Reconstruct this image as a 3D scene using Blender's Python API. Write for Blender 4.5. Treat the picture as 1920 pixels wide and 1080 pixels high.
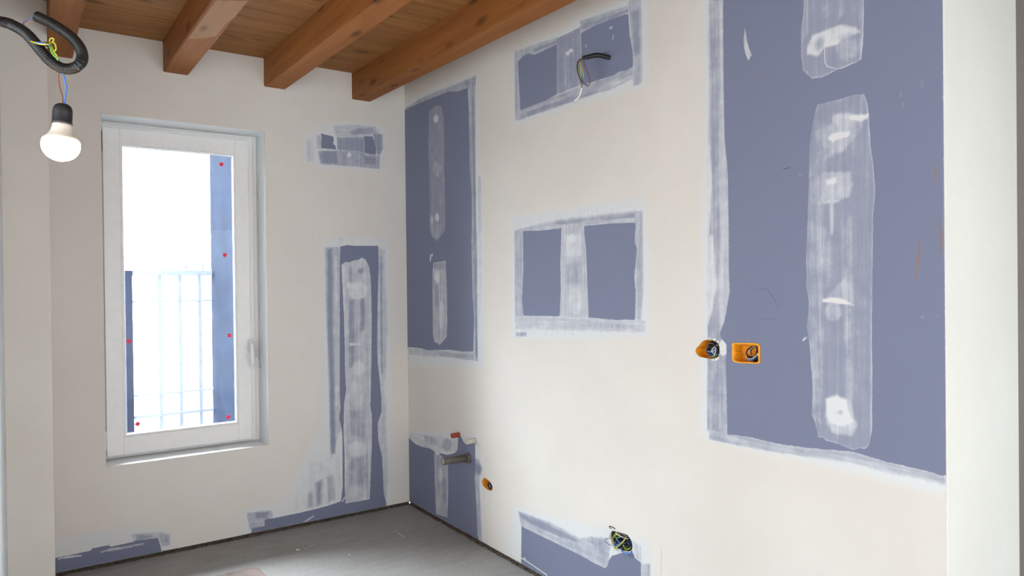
import bpy, bmesh, math, random
import numpy as np
from mathutils import Vector, Matrix
from mathutils.geometry import tessellate_polygon
random.seed(7); np.random.seed(7)
for o in list(bpy.data.objects): bpy.data.objects.remove(o)
scene = bpy.context.scene
C = scene.collection

# ------------------------------------------------------------ camera
# world: metres, room corner (window wall / right wall) at the origin, room in x<0, y<0
FPX, YAW, PITCH, ROLL = 1322.08, 0.599965, -0.0062336, -0.0112824
CAM = np.array([-2.12456, -4.37550, 1.5])
_F = np.array([math.sin(YAW)*math.cos(PITCH), math.cos(YAW)*math.cos(PITCH), math.sin(PITCH)])
_R = np.array([math.cos(YAW), -math.sin(YAW), 0.0]); _U = np.cross(_R, _F)
_R2 = math.cos(ROLL)*_R + math.sin(ROLL)*_U; _U2 = -math.sin(ROLL)*_R + math.cos(ROLL)*_U
cd = bpy.data.cameras.new('camera'); cam = bpy.data.objects.new('camera', cd); C.objects.link(cam)
cd.sensor_width = 36; cd.lens = FPX/1920*36; cd.clip_start = 0.02
cam.matrix_world = Matrix(((_R2[0], _U2[0], -_F[0], CAM[0]), (_R2[1], _U2[1], -_F[1], CAM[1]), (_R2[2], _U2[2], -_F[2], CAM[2]), (0, 0, 0, 1)))
scene.camera = cam
def hit(px, py, ax, v):                       # point of a real plane (axis ax = v) seen at a photo pixel
    d = _F + _R2*(px-960)/FPX + _U2*(540-py)/FPX
    return CAM + d*(v-CAM[ax])/d[ax]

# ------------------------------------------------------------ sky, light, exposure
SKY, AUREOLE, BULB = 8.3, 23.0, 800
w = bpy.data.worlds.new('sky'); scene.world = w; w.use_nodes = True
bg = w.node_tree.nodes['Background']; bg.inputs[0].default_value = (0.86, 0.94, 1.0, 1); bg.inputs[1].default_value = SKY
# bright haze round the sun, which stands over the far side of the window
_nt = w.node_tree; _g = _nt.nodes.new('ShaderNodeTexCoord'); _d = _nt.nodes.new('ShaderNodeVectorMath'); _d.operation = 'DOT_PRODUCT'
_d.inputs[1].default_value = (.05, .62, .78)
_nt.links.new(_g.outputs['Generated'], _d.inputs[0])
def _m(op, a, b):
    n = _nt.nodes.new('ShaderNodeMath'); n.operation = op
    for i, v in enumerate((a, b)):
        if isinstance(v, (int, float)): n.inputs[i].default_value = v
        else: _nt.links.new(v, n.inputs[i])
    return n.outputs[0]
_nt.links.new(_m('MULTIPLY', SKY, _m('ADD', 1.0, _m('MULTIPLY', AUREOLE, _m('POWER', _m('MAXIMUM', _d.outputs['Value'], 0.0), 3.0)))), bg.inputs[1])
vs = scene.view_settings
vs.view_transform = 'Standard'; vs.look = 'None'; vs.gamma = 1; vs.use_curve_mapping = False
vs.exposure = -1.08
LX, RY = -3.3, -5.6                            # left and rear wall planes
OPEN_L = (-5.0, -2.4, 0.45, 2.30)               # unseen plain opening in the left wall, invented to let daylight in: y0,y1,z0,z1
OPEN_R = (-2.2, 0.5, 0.0, 2.30)               # and another invented one in the rear wall: x0,x1,z0,z1
def portal(name, loc, rot, sx, sy):
    l = bpy.data.lights.new(name, 'AREA'); l.shape = 'RECTANGLE'; l.size = sx; l.size_y = sy; l.cycles.is_portal = True
    o = bpy.data.objects.new(name, l); C.objects.link(o); o.location = loc; o.rotation_euler = rot
portal('portal_left', (LX-.02, (OPEN_L[0]+OPEN_L[1])/2, 1.375), (0, -math.pi/2, 0), 1.85, 2.6)
portal('portal_rear', ((OPEN_R[0]+OPEN_R[1])/2, RY-.02, 1.15), (math.pi/2, 0, 0), 2.7, 2.3)
portal('portal_window', (-1.38, .25, 1.49), (-math.pi/2, 0, 0), .7, 1.8)

# ------------------------------------------------------------ materials
def new_mat(name):
    m = bpy.data.materials.new(name); m.use_nodes = True
    nt = m.node_tree; b = nt.nodes['Principled BSDF']
    return m, nt, b
def N(nt, t, **kw):
    n = nt.nodes.new(t)
    for k, v in kw.items():
        if k.startswith('i_'): n.inputs[k[2:].replace('_', ' ')].default_value = v
        else: setattr(n, k, v)
    return n
def L(nt, a, b): nt.links.new(a, b)
def math_n(nt, op, a, b=None, clamp=False):
    n = nt.nodes.new('ShaderNodeMath'); n.operation = op; n.use_clamp = clamp
    for i, v in enumerate((a, b)):
        if v is None: continue
        if isinstance(v, (int, float)): n.inputs[i].default_value = v
        else: L(nt, v, n.inputs[i])
    return n.outputs[0]
def noise(nt, vec, scale, detail=3, rough=.5):
    n = N(nt, 'ShaderNodeTexNoise'); n.inputs['Scale'].default_value = scale; n.inputs['Detail'].default_value = detail; n.inputs['Roughness'].default_value = rough
    if vec: L(nt, vec, n.inputs['Vector'])
    return n.outputs[0]
def mapping(nt, vec, scale):
    n = N(nt, 'ShaderNodeMapping'); n.inputs['Scale'].default_value = scale; L(nt, vec, n.inputs['Vector']); return n.outputs[0]
def geo_pos(nt): return N(nt, 'ShaderNodeNewGeometry').outputs['Position']
def ramp(nt, fac, stops):
    r = N(nt, 'ShaderNodeValToRGB'); e = r.color_ramp.elements
    while len(e) < len(stops): e.new(.5)
    for el, (p, c) in zip(e, stops): el.position = p; el.color = (*c, 1)
    L(nt, fac, r.inputs[0]); return r.outputs[0]
def mix(nt, fac, a, b, typ='MIX'):
    m = N(nt, 'ShaderNodeMix', data_type='RGBA', blend_type=typ)
    for s, v in ((m.inputs[0], fac), (m.inputs[6], a), (m.inputs[7], b)):
        if isinstance(v, (int, float)): s.default_value = v
        elif isinstance(v, tuple): s.default_value = (*v, 1)
        else: L(nt, v, s)
    return m.outputs[2]
def bump(nt, b, h, strength, dist=.002):
    n = N(nt, 'ShaderNodeBump'); n.inputs['Strength'].default_value = strength; n.inputs['Distance'].default_value = dist
    L(nt, h, n.inputs['Height']); L(nt, n.outputs[0], b.inputs['Normal'])
WALL = (.74, .694, .637); FILL = (.70, .72, .73); BLUE = (.178, .196, .286)
def wall_colour(nt, pos, base=WALL):
    n1 = noise(nt, pos, 1.6, 4, .6)
    c2 = tuple(min(1, v*1.05+.01*i) for i, v in enumerate(base)); c1 = tuple(v*.955 for v in base)
    c = ramp(nt, n1, [(.35, c1), (.65, c2)])
    return mix(nt, .35, c, ramp(nt, noise(nt, pos, 90, 2), [(.3, tuple(v*.97 for v in base)), (.7, tuple(min(1, v*1.02) for v in base))]))
def plaster(name, base):
    m, nt, b = new_mat(name); pos = geo_pos(nt)
    L(nt, wall_colour(nt, pos, base), b.inputs['Base Color']); b.inputs['Roughness'].default_value = .85
    bump(nt, b, noise(nt, pos, 120, 3), .12); return m
M = {}
M['wall'] = plaster('wall_plaster', WALL)
M['white_wall'] = plaster('lit_end_plaster', (.86, .83, .76))  # paler than the wall, for the light falling on the wall end
M['reveal'] = plaster('reveal_white', (.84, .86, .87))
M['grey_wall'] = plaster('dim_grey_plaster', (.36, .31, .265))  # dark tone stands for the dim recess and cuts bounce from unseen walls
# skim coat: attribute cov 0 = bare blue board, .8 = filler, 1 = finished wall
def skim_material():
    m, nt, b = new_mat('skim_on_blue_board'); pos = geo_pos(nt)
    def at(n): return N(nt, 'ShaderNodeAttribute', attribute_name=n).outputs['Fac']
    cov, sd, hz = at('cov'), at('sd'), at('hz')
    sdn = math_n(nt, 'ADD', sd, math_n(nt, 'MULTIPLY', math_n(nt, 'SUBTRACT', noise(nt, pos, 70, 3, .6), .5), .007))
    mr = N(nt, 'ShaderNodeMapRange'); mr.inputs['From Min'].default_value = -.0012; mr.inputs['From Max'].default_value = .0012
    L(nt, sdn, mr.inputs['Value']); bare = mr.outputs[0]
    sv = noise(nt, mapping(nt, pos, (70, 70, 2.2)), 1, 5, .62)
    sh = noise(nt, mapping(nt, pos, (3, 3, 60)), 1, 5, .62)
    st = math_n(nt, 'ADD', math_n(nt, 'MULTIPLY', sv, math_n(nt, 'SUBTRACT', 1, hz)), math_n(nt, 'MULTIPLY', sh, hz))
    bl = noise(nt, pos, 17, 4, .6)
    fine = noise(nt, mapping(nt, pos, (1, 1, .4)), 260, 2, .6)
    s = math_n(nt, 'ADD', math_n(nt, 'ADD', math_n(nt, 'MULTIPLY', math_n(nt, 'SUBTRACT', st, .5), 1.35), math_n(nt, 'MULTIPLY', math_n(nt, 'SUBTRACT', bl, .5), .95)), math_n(nt, 'MULTIPLY', math_n(nt, 'SUBTRACT', fine, .5), .35))
    amp = math_n(nt, 'MULTIPLY', math_n(nt, 'MULTIPLY', cov, math_n(nt, 'SUBTRACT', 1.0, cov, True)), 2.0)
    cv = math_n(nt, 'ADD', cov, math_n(nt, 'MULTIPLY', s, amp), True)
    cv = math_n(nt, 'MULTIPLY', cv, math_n(nt, 'SUBTRACT', 1, bare))
    mud = ramp(nt, cv, [(0, BLUE), (.5, (.30, .315, .395)), (.80, (.56, .575, .61)), (.90, FILL), (.96, tuple(.5*a+.5*c for a, c in zip(FILL, WALL))), (1, WALL)])
    # very thin scuffs on the bare board
    sc = ramp(nt, noise(nt, mapping(nt, pos, (1, 1, .5)), 9, 6, .7), [(.68, (0, 0, 0)), (.8, (.25, .25, .25))])
    mud = mix(nt, sc, mud, (.42, .43, .5))
    full = ramp(nt, cov, [(.965, (0, 0, 0)), (1, (1, 1, 1))])
    L(nt, mix(nt, full, mud, wall_colour(nt, pos)), b.inputs['Base Color'])
    b.inputs['Roughness'].default_value = .8
    bump(nt, b, math_n(nt, 'ADD', math_n(nt, 'MULTIPLY', st, math_n(nt, 'MULTIPLY', amp, .7)), noise(nt, pos, 140, 2)), .15)
    return m
M['skim'] = skim_material()
def simple(name, col, rough=.5, metal=0, vary=.08, scale=30, bmp=0, spec=None):
    m, nt, b = new_mat(name); pos = geo_pos(nt)
    c1 = tuple(max(0, v*(1-vary)) for v in col); c2 = tuple(min(1, v*(1+vary)) for v in col)
    n = noise(nt, pos, scale, 3)
    L(nt, ramp(nt, n, [(.3, c1), (.7, c2)]), b.inputs['Base Color'])
    b.inputs['Roughness'].default_value = rough; b.inputs['Metallic'].default_value = metal
    if spec is not None: b.inputs['Specular IOR Level'].default_value = spec
    if bmp: bump(nt, b, n, bmp)
    return m
M['pvc'] = simple('white_window_frame', (.90, .89, .87), .35, vary=.02)
M['gasket'] = simple('lit_glazing_gasket', (.82, .86, .90), .5)  # near white, for the lit bead edge round the pane
M['hinge'] = simple('dark_hinge_cover', (.16, .13, .17), .5)
M['gap'] = simple('dark_gap', (.075, .058, .045), .95, vary=.4, scale=60, bmp=.4)
M['black'] = simple('black_corrugated_plastic', (.007, .007, .008), .45, vary=.2)
M['holder'] = simple('black_lamp_holder', (.014, .015, .019), .5, vary=.25, scale=80)
M['collar'] = simple('cream_bulb_collar', (.72, .68, .6), .4, vary=.03)
M['yellow_box'] = simple('orange_yellow_box_plastic', (.82, .33, .014), .45, vary=.15, scale=60)
M['wire_blue'] = simple('blue_wire', (.05, .18, .55), .4)
M['wire_brown'] = simple('brown_wire', (.20, .07, .035), .45)
M['wire_yellow'] = simple('yellow_green_wire', (.46, .42, .02), .4)
M['wire_green'] = simple('green_wire', (.12, .38, .04), .4)
M['wire_black'] = simple('black_wire', (.012, .014, .02), .35)
M['wire_grey'] = simple('pale_grey_wire', (.62, .64, .66), .35)
M['tape'] = simple('white_tape', (.82, .81, .76), .6)
M['pipe_grey'] = simple('grey_brown_drain_pipe', (.115, .098, .085), .55, vary=.2, scale=50, bmp=.2)
M['pipe_red'] = simple('red_pipe', (.36, .060, .030), .6, vary=.45, scale=90, bmp=.2)
M['pipe_white'] = simple('white_pipe', (.55, .53, .45), .5, vary=.12, scale=90)
M['sticker'] = simple('red_sticker', (.75, .02, .06), .5, vary=.03)
M['rail'] = simple('glare_paled_metal', (.40, .44, .49), .6, spec=.2)  # dark metal coloured pale, for the glare that washes out the bars
M['post'] = simple('dark_post', (.03, .036, .07), .8, spec=.1)
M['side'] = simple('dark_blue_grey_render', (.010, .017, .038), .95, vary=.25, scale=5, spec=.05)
M['ground'] = simple('pale_paving', (.17, .168, .165), .9, scale=2)
M['filler'] = simple('white_filler', (.74, .73, .69), .85, vary=.05, scale=60, bmp=.4)
M['scratch_brown'] = simple('rust_scratch', (.33, .17, .09), .9)
M['pencil'] = simple('pencil_mark', (.06, .06, .09), .9)
M['sheet'] = simple('reddish_worn_board', (.19, .135, .12), .8, vary=.3, scale=9, bmp=.3)
def wood(name, c1, c2, axis, knots=True):
    m, nt, b = new_mat(name)
    pos = geo_pos(nt); oi = N(nt, 'ShaderNodeObjectInfo').outputs['Random']
    add = N(nt, 'ShaderNodeVectorMath', operation='ADD'); L(nt, pos, add.inputs[0])
    cx = N(nt, 'ShaderNodeCombineXYZ'); r10 = math_n(nt, 'MULTIPLY', oi, 17.0)
    for i in range(3): L(nt, r10, cx.inputs[i])
    L(nt, cx.outputs[0], add.inputs[1]); v = add.outputs[0]
    sc = (1.2, 26, 26) if axis == 'x' else (26, 1.2, 26)
    g = noise(nt, mapping(nt, v, sc), 1, 5, .6)
    g2 = noise(nt, mapping(nt, v, tuple(s*3.2 for s in sc)), 1, 3, .6)
    f = math_n(nt, 'ADD', math_n(nt, 'MULTIPLY', g, .7), math_n(nt, 'MULTIPLY', g2, .3))
    col = ramp(nt, f, [(.32, c1), (.68, c2)])
    ks = (3.2, 9, 9) if axis == 'x' else (9, 3.2, 9)
    vo = N(nt, 'ShaderNodeTexVoronoi'); vo.inputs['Scale'].default_value = 1
    L(nt, mapping(nt, v, ks), vo.inputs['Vector'])
    k = ramp(nt, vo.outputs['Distance'], [(.09, (.85, .85, .85)), (.24, (0, 0, 0))])
    col = mix(nt, k, col, tuple(v_*.42 for v_ in c1))
    tone = ramp(nt, oi, [(0, (.84, .84, .84)), (1, (1.0, 1.0, 1.0))])
    col = mix(nt, 1.0, col, tone, 'MULTIPLY')
    L(nt, col, b.inputs['Base Color']); b.inputs['Roughness'].default_value = .65; b.inputs['Specular IOR Level'].default_value = .2
    bump(nt, b, f, .2, .001)
    return m
M['board'] = wood('stained_pine_board', (.225, .088, .024), (.35, .152, .046), 'x')
M['beam'] = wood('stained_timber_beam', (.235, .078, .019), (.36, .130, .032), 'y')
M['beam_patch'] = wood('paler_timber', (.34, .165, .075), (.43, .23, .115), 'y')
def concrete():
    m, nt, b = new_mat('dusty_concrete'); pos = geo_pos(nt)
    a = noise(nt, pos, 1.4, 5, .6); f = noise(nt, pos, 60, 4, .7); s = noise(nt, mapping(nt, pos, (1, 3, 1)), 5, 4, .6)
    c = ramp(nt, a, [(.3, (.25, .23, .205)), (.7, (.335, .333, .335))])
    c = mix(nt, .35, c, ramp(nt, s, [(.35, (.22, .205, .185)), (.7, (.37, .37, .375))]))
    c = mix(nt, .3, c, ramp(nt, f, [(.3, (.21, .20, .18)), (.7, (.39, .385, .375))]))
    sp = ramp(nt, noise(nt, pos, 38, 2, .5), [(.71, (0, 0, 0)), (.76, (.8, .8, .8))])
    c = mix(nt, sp, c, (.11, .10, .09))
    L(nt, c, b.inputs['Base Color']); b.inputs['Roughness'].default_value = .78
    bump(nt, b, math_n(nt, 'ADD', math_n(nt, 'MULTIPLY', s, .6), math_n(nt, 'MULTIPLY', f, .4)), .35, .004)
    return m
M['floor'] = concrete()
def glass():
    m = bpy.data.materials.new('window_glass'); m.use_nodes = True; nt = m.node_tree; nt.nodes.remove(nt.nodes['Principled BSDF'])
    out = nt.nodes['Material Output']; t = N(nt, 'ShaderNodeBsdfTransparent'); g = N(nt, 'ShaderNodeBsdfGlossy'); g.inputs['Roughness'].default_value = .02
    t.inputs[0].default_value = (.95, .965, .97, 1)
    fr = N(nt, 'ShaderNodeFresnel'); fr.inputs['IOR'].default_value = 1.22; mx = N(nt, 'ShaderNodeMixShader')
    dust = N(nt, 'ShaderNodeBsdfDiffuse'); dust.inputs[0].default_value = (.6, .66, .75, 1)
    pos = geo_pos(nt)
    d = ramp(nt, noise(nt, pos, 7, 5, .65), [(.42, (.004,)*3), (.75, (.04,)*3)])
    mx2 = N(nt, 'ShaderNodeMixShader')
    L(nt, fr.outputs[0], mx.inputs[0]); L(nt, t.outputs[0], mx.inputs[1]); L(nt, g.outputs[0], mx.inputs[2])
    L(nt, d, mx2.inputs[0]); L(nt, mx.outputs[0], mx2.inputs[1]); L(nt, dust.outputs[0], mx2.inputs[2])
    L(nt, mx2.outputs[0], out.inputs[0]); return m
M['glass'] = glass()
def film():
    m = bpy.data.materials.new('clear_plastic_film'); m.use_nodes = True; nt = m.node_tree; nt.nodes.remove(nt.nodes['Principled BSDF'])
    t = N(nt, 'ShaderNodeBsdfTransparent'); g = N(nt, 'ShaderNodeBsdfGlossy'); g.inputs['Roughness'].default_value = .12; d = N(nt, 'ShaderNodeBsdfTranslucent'); d.inputs[0].default_value = (.8, .83, .88, 1)
    a = N(nt, 'ShaderNodeMixShader'); a.inputs[0].default_value = .14; bb = N(nt, 'ShaderNodeMixShader'); bb.inputs[0].default_value = .04
    L(nt, t.outputs[0], a.inputs[1]); L(nt, d.outputs[0], a.inputs[2]); L(nt, a.outputs[0], bb.inputs[1]); L(nt, g.outputs[0], bb.inputs[2])
    L(nt, bb.outputs[0], nt.nodes['Material Output'].inputs[0]); return m
M['film'] = film()
def lamp_mat():
    m, nt, b = new_mat('lit_diffuser'); b.inputs['Base Color'].default_value = (.9, .9, .88, 1)
    b.inputs['Emission Color'].default_value = (1, .64, .38, 1); b.inputs['Emission Strength'].default_value = BULB; return m
M['lit'] = lamp_mat()

# ------------------------------------------------------------ helpers
def link(name, me, parent=None, mat=None):
    o = bpy.data.objects.new(name, me); C.objects.link(o)
    if parent: o.parent = parent
    if mat and me: me.materials.append(mat)
    return o
def obj(name, bm, mat, parent=None, smooth=False):
    me = bpy.data.meshes.new(name); bmesh.ops.recalc_face_normals(bm, faces=bm.faces); bm.to_mesh(me); bm.free()
    if smooth:
        for p in me.polygons: p.use_smooth = True
    return link(name, me, parent, mat)
def struct(o): o['kind'] = 'structure'; return o
def empty(name, loc=(0, 0, 0)):
    o = bpy.data.objects.new(name, None); C.objects.link(o); o.location = loc; o.empty_display_size = .05; return o
def keep(child, parent):                      # parent while the child's mesh stays in world coordinates
    child.parent = parent; child.matrix_parent_inverse = Matrix.Translation(-Vector(parent.location)); return child
def tag(o, label, cat, group=None):
    o['label'] = label; o['category'] = cat
    if group: o['group'] = group
    return o
def bx(bm, x0, x1, y0, y1, z0, z1, bev=0):
    r = bmesh.ops.create_cube(bm, size=1, matrix=Matrix.Translation(((x0+x1)/2, (y0+y1)/2, (z0+z1)/2)) @ Matrix.Diagonal((abs(x1-x0), abs(y1-y0), abs(z1-z0), 1)))
    if bev:
        es = list({e for v in r['verts'] for e in v.link_edges})
        bmesh.ops.bevel(bm, geom=es, offset=bev, segments=2, affect='EDGES', profile=.6)
def box(name, x0, x1, y0, y1, z0, z1, mat, parent=None, bev=0):
    bm = bmesh.new(); bx(bm, x0, x1, y0, y1, z0, z1, bev); o = obj(name, bm, mat)
    if parent: keep(o, parent)
    return o
def catmull(pts, n=10):
    P = [np.array(p, float) for p in pts]; P = [2*P[0]-P[1]]+P+[2*P[-1]-P[-2]]; out = []
    for i in range(1, len(P)-2):
        for k in range(n):
            t = k/n; a, b, c, d = P[i-1:i+3]
            out.append(.5*((2*b)+(c-a)*t+(2*a-5*b+4*c-d)*t*t+(3*b-a-3*c+d)*t**3))
    out.append(P[-2]); return out
def tube(bm, pts, r, seg=8, cap=True, rf=None):
    pts = [Vector(p) for p in pts]; rings = []; nrm = None; s = 0
    for i, p in enumerate(pts):
        t = (pts[min(i+1, len(pts)-1)]-pts[max(i-1, 0)]).normalized()
        if nrm is None:
            nrm = t.orthogonal().normalized()
        nrm = (nrm - t*nrm.dot(t)).normalized(); b = t.cross(nrm)
        if i: s += (p-pts[i-1]).length
        rr = rf(i, s) if rf else r
        rings.append([bm.verts.new(p+(nrm*math.cos(a)+b*math.sin(a))*rr) for a in [2*math.pi*k/seg for k in range(seg)]])
    for a, b_ in zip(rings, rings[1:]):
        for k in range(seg): bm.faces.new((a[k], a[(k+1) % seg], b_[(k+1) % seg], b_[k]))
    if cap: bm.faces.new(rings[0]); bm.faces.new(rings[-1])
def lathe(bm, prof, mat4, seg=32):
    rings = []
    for r, z in prof:
        rings.append([bm.verts.new(mat4 @ Vector((max(r, 1e-4)*math.cos(2*math.pi*k/seg), max(r, 1e-4)*math.sin(2*math.pi*k/seg), z))) for k in range(seg)])
    for a, b in zip(rings, rings[1:]):
        for k in range(seg): bm.faces.new((a[k], a[(k+1) % seg], b[(k+1) % seg], b[k]))
    bm.faces.new(rings[0]); bm.faces.new(rings[-1])
def sdf(P, poly):                              # signed distance, positive inside
    poly = np.asarray(poly, float); A = poly; B = np.roll(poly, -1, 0)
    d = np.full(len(P), 1e9); ins = np.zeros(len(P), bool)
    for a, b in zip(A, B):
        e = b-a; t = np.clip(((P-a)@e)/max(e@e, 1e-12), 0, 1)
        d = np.minimum(d, np.hypot(*(P-a-t[:, None]*e).T))
        c = (a[1] > P[:, 1]) != (b[1] > P[:, 1])
        with np.errstate(all='ignore'): xi = (b[0]-a[0])*(P[:, 1]-a[1])/(b[1]-a[1])+a[0]
        ins ^= c & (P[:, 0] < xi)
    return np.where(ins, d, -d)
def nearest(P, poly):
    poly = np.asarray(poly, float); best = np.full(len(P), 1e9); Q = P.copy()
    for a, b in zip(poly, np.roll(poly, -1, 0)):
        e = b-a; t = np.clip(((P-a)@e)/max(e@e, 1e-12), 0, 1); q = a+t[:, None]*e; d = np.hypot(*(P-q).T)
        m = d < best; best[m] = d[m]; Q[m] = q[m]
    return Q
ZB = .020                                      # wall boards stop 2 cm above the slab
YE = -3.4266                                   # the right wall's outer corner
def uv(wall, pts, clampz=True):
    out = []
    for x, y in pts:
        h = hit(x, y, 1, 0) if wall == 'back' else hit(x, y, 0, 0)
        u, v = (h[0] if wall == 'back' else h[1]), h[2]
        if clampz: v = max(v, ZB+.001)
        if wall == 'right': u = min(max(u, YE+.0005), -.0005)
        if wall == 'back': u = min(u, -.0005)
        out.append((u, v))
    return np.array(out)
def p3(wall, u, v, off): return (u, -off, v) if wall == 'back' else (-off, u, v)
def roughen(poly, step, amp):
    out = []
    for a, b in zip(poly, np.roll(poly, -1, 0)):
        n = max(1, int(np.hypot(*(b-a))/step))
        for k in range(n): out.append(a+(b-a)*k/n+np.random.uniform(-amp, amp, 2)*(k > 0))
    return np.array(out)
def patch(name, wall, outline, ops=(), bare=(), holes=(), cell=.006, off=.0008, base=1.0, ridge=0, hz=0, rough=0, parent=None):
    """thin coat on a wall board: outline, coverage shapes (poly, value, feather m, horizontal streaks) and bare-board areas"""
    O = uv(wall, outline)
    if rough: O = roughen(O, .012, rough)
    lo, hi = O.min(0)-cell, O.max(0)+cell
    nu, nv = int((hi[0]-lo[0])/cell)+2, int((hi[1]-lo[1])/cell)+2
    gu, gv = np.meshgrid(lo[0]+np.arange(nu)*cell, lo[1]+np.arange(nv)*cell, indexing='ij')
    P = np.stack([gu.ravel(), gv.ravel()], 1); S = sdf(P, O); ins = S > 0
    rim = np.zeros(len(P), bool)
    H = [h for h in holes]
    inh = np.zeros(len(P), bool)
    for h in H: inh |= sdf(P, h) > 0
    ok = (ins & ~inh)
    idx = np.arange(len(P)).reshape(nu, nv)
    q = np.stack([idx[:-1, :-1], idx[1:, :-1], idx[1:, 1:], idx[:-1, 1:]], -1).reshape(-1, 4)
    q = q[ok[q].any(1)]
    used = np.zeros(len(P), bool); used[q.ravel()] = True
    m = used & ~ins; P[m] = nearest(P[m], O); rim |= m
    for h in H:
        m = used & (sdf(P, h) > 0); P[m] = nearest(P[m], h); rim |= m
    remap = -np.ones(len(P), int); ids = np.where(used)[0]; remap[ids] = np.arange(len(ids))
    V = P[ids]; q = remap[q]
    d = np.where(rim[ids], off-.0001, off)
    d = np.where(rim[ids] & (off > .0009), off-.0009, d)
    co = np.empty((len(V), 3))
    if wall == 'back': co[:, 0] = V[:, 0]; co[:, 1] = -d; co[:, 2] = V[:, 1]
    else: co[:, 0] = -d; co[:, 1] = V[:, 0]; co[:, 2] = V[:, 1]; q = q[:, ::-1]
    q = q[:, :] if wall == 'back' else q
    me = bpy.data.meshes.new(name); me.from_pydata(co.tolist(), [], q.tolist()); me.validate(); me.update()
    cov = np.full(len(V), float(base)); hh = np.full(len(V), float(hz))
    for op in ops:
        pl, val, fe = op[:3]; s = sdf(V, uv(wall, pl))
        t = np.clip(s/fe+.5, 0, 1) if fe > 0 else (s > 0)*1.0
        t = t*t*(3-2*t); cov = cov*(1-t)+val*t
        if len(op) > 3: hh = np.where(s > 0, op[3], hh)
    if ridge: cov = cov + ridge*np.clip(1-sdf(V, O)/.007, 0, 1)
    sd = np.full(len(V), -1.0)
    for b in bare: sd = np.maximum(sd, sdf(V, uv(wall, b)))
    for n_, a_ in (('cov', cov), ('sd', sd), ('hz', hh)):
        at = me.attributes.new(n_, 'FLOAT', 'POINT'); at.data.foreach_set('value', a_.astype(np.float32))
    for p in me.polygons: p.use_smooth = True
    o = link(name, me, parent, M['skim']); return o
def ell(cx, cy, rx, ry, n=18, rot=0):
    return [(cx+rx*math.cos(a)*math.cos(rot)-ry*math.sin(a)*math.sin(rot), cy+rx*math.cos(a)*math.sin(rot)+ry*math.sin(a)*math.cos(rot)) for a in [2*math.pi*k/n for k in range(n)]]
def slab(name, wall, outer, holes, thick, mat):    # board with real holes, front face on the wall plane
    loops = [[Vector((u, v, 0)) for u, v in outer]] + [[Vector((u, v, 0)) for u, v in h] for h in holes]
    tris = tessellate_polygon(loops); flat = [p for l in loops for p in l]
    bm = bmesh.new()
    f = [bm.verts.new(p3(wall, p.x, p.y, 0)) for p in flat]; b = [bm.verts.new(p3(wall, p.x, p.y, -thick)) for p in flat]
    for t in tris:
        try: bm.faces.new([f[i] for i in t]); bm.faces.new([b[i] for i in t])
        except ValueError: pass
    k = 0
    for l in loops:
        n = len(l)
        for i in range(n): a, c = k+i, k+(i+1) % n; bm.faces.new((f[a], f[c], b[c], b[a]))
        k += n
    return struct(obj(name, bm, mat))

# ------------------------------------------------------------ room shell
ZC, SL = 2.881, -.0241                         # ceiling board underside at the window wall, slope towards the camera
def zc(y, z0=ZC): return z0 + SL*(-y)
WX0, WX1, WZ0, WZ1 = -1.7965, -.9364, .535, 2.441
STX0, STX1, STY = -2.226, -2.040, -.35
def pxh(pts): return uv('right', pts)
HOLE_A = pxh([(1303, 655), (1310, 649), (1315, 642), (1321, 637), (1340, 638), (1347, 643), (1349.5, 651), (1349.5, 662), (1346, 670), (1336, 673), (1322, 671.5), (1310, 668), (1304.5, 661)])
HOLE_B = pxh([(1372.5, 645), (1375, 642.5), (1400, 642.5), (1421, 643.5), (1426, 647), (1426.5, 680), (1422, 682.5), (1402, 681.5), (1386, 681), (1375, 678), (1372.5, 674)])
HOLE_C = pxh([(903.7, 903), (906, 897), (909.6, 895.6), (915.6, 900), (920, 905), (923.2, 911), (923.7, 918), (920, 920.7), (914, 918), (908.5, 913.5), (904.6, 909)])
HOLE_D = pxh([(1146, 994), (1153, 996), (1165, 999), (1176.7, 1003), (1182, 1010), (1185.8, 1018), (1186, 1029), (1180, 1034), (1168, 1032), (1155, 1027), (1149, 1019), (1146, 1006)])
def circ_yz(c, r, n=16): return np.array([(c[0]+r*math.cos(2*math.pi*k/n), c[1]+r*math.sin(2*math.pi*k/n)) for k in range(n)])
PIPE = {k: hit(*q, 0, 0)[1:] for k, q in dict(red=(861, 815), white=(891, 826), drain=(879, 859), spot=(891, 813), cond=(1142, 108)).items()}
H_DRAIN = circ_yz(PIPE['drain'], .031); H_RED = circ_yz(PIPE['red'], .0155); H_WHITE = circ_yz(PIPE['white'], .0165); H_SPOT = circ_yz(PIPE['spot'], .006, 10); H_COND = circ_yz(PIPE['cond'], .012)
RH = [HOLE_A, HOLE_B, HOLE_C, HOLE_D, H_DRAIN, H_RED, H_WHITE, H_SPOT, H_COND]
wall_back = slab('wall_back', 'back', [(STX1-.35, ZB), (0, ZB), (0, ZC+.03), (STX1-.35, ZC+.03)],
                 [[(WX0, WZ0), (WX1, WZ0), (WX1, WZ1), (WX0, WZ1)]], .0125, M['wall'])
wall_right = slab('wall_right', 'right', [(YE, ZB), (0, ZB), (0, ZC+.03), (YE, zc(YE)+.03)], RH, .0125, M['wall'])
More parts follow.
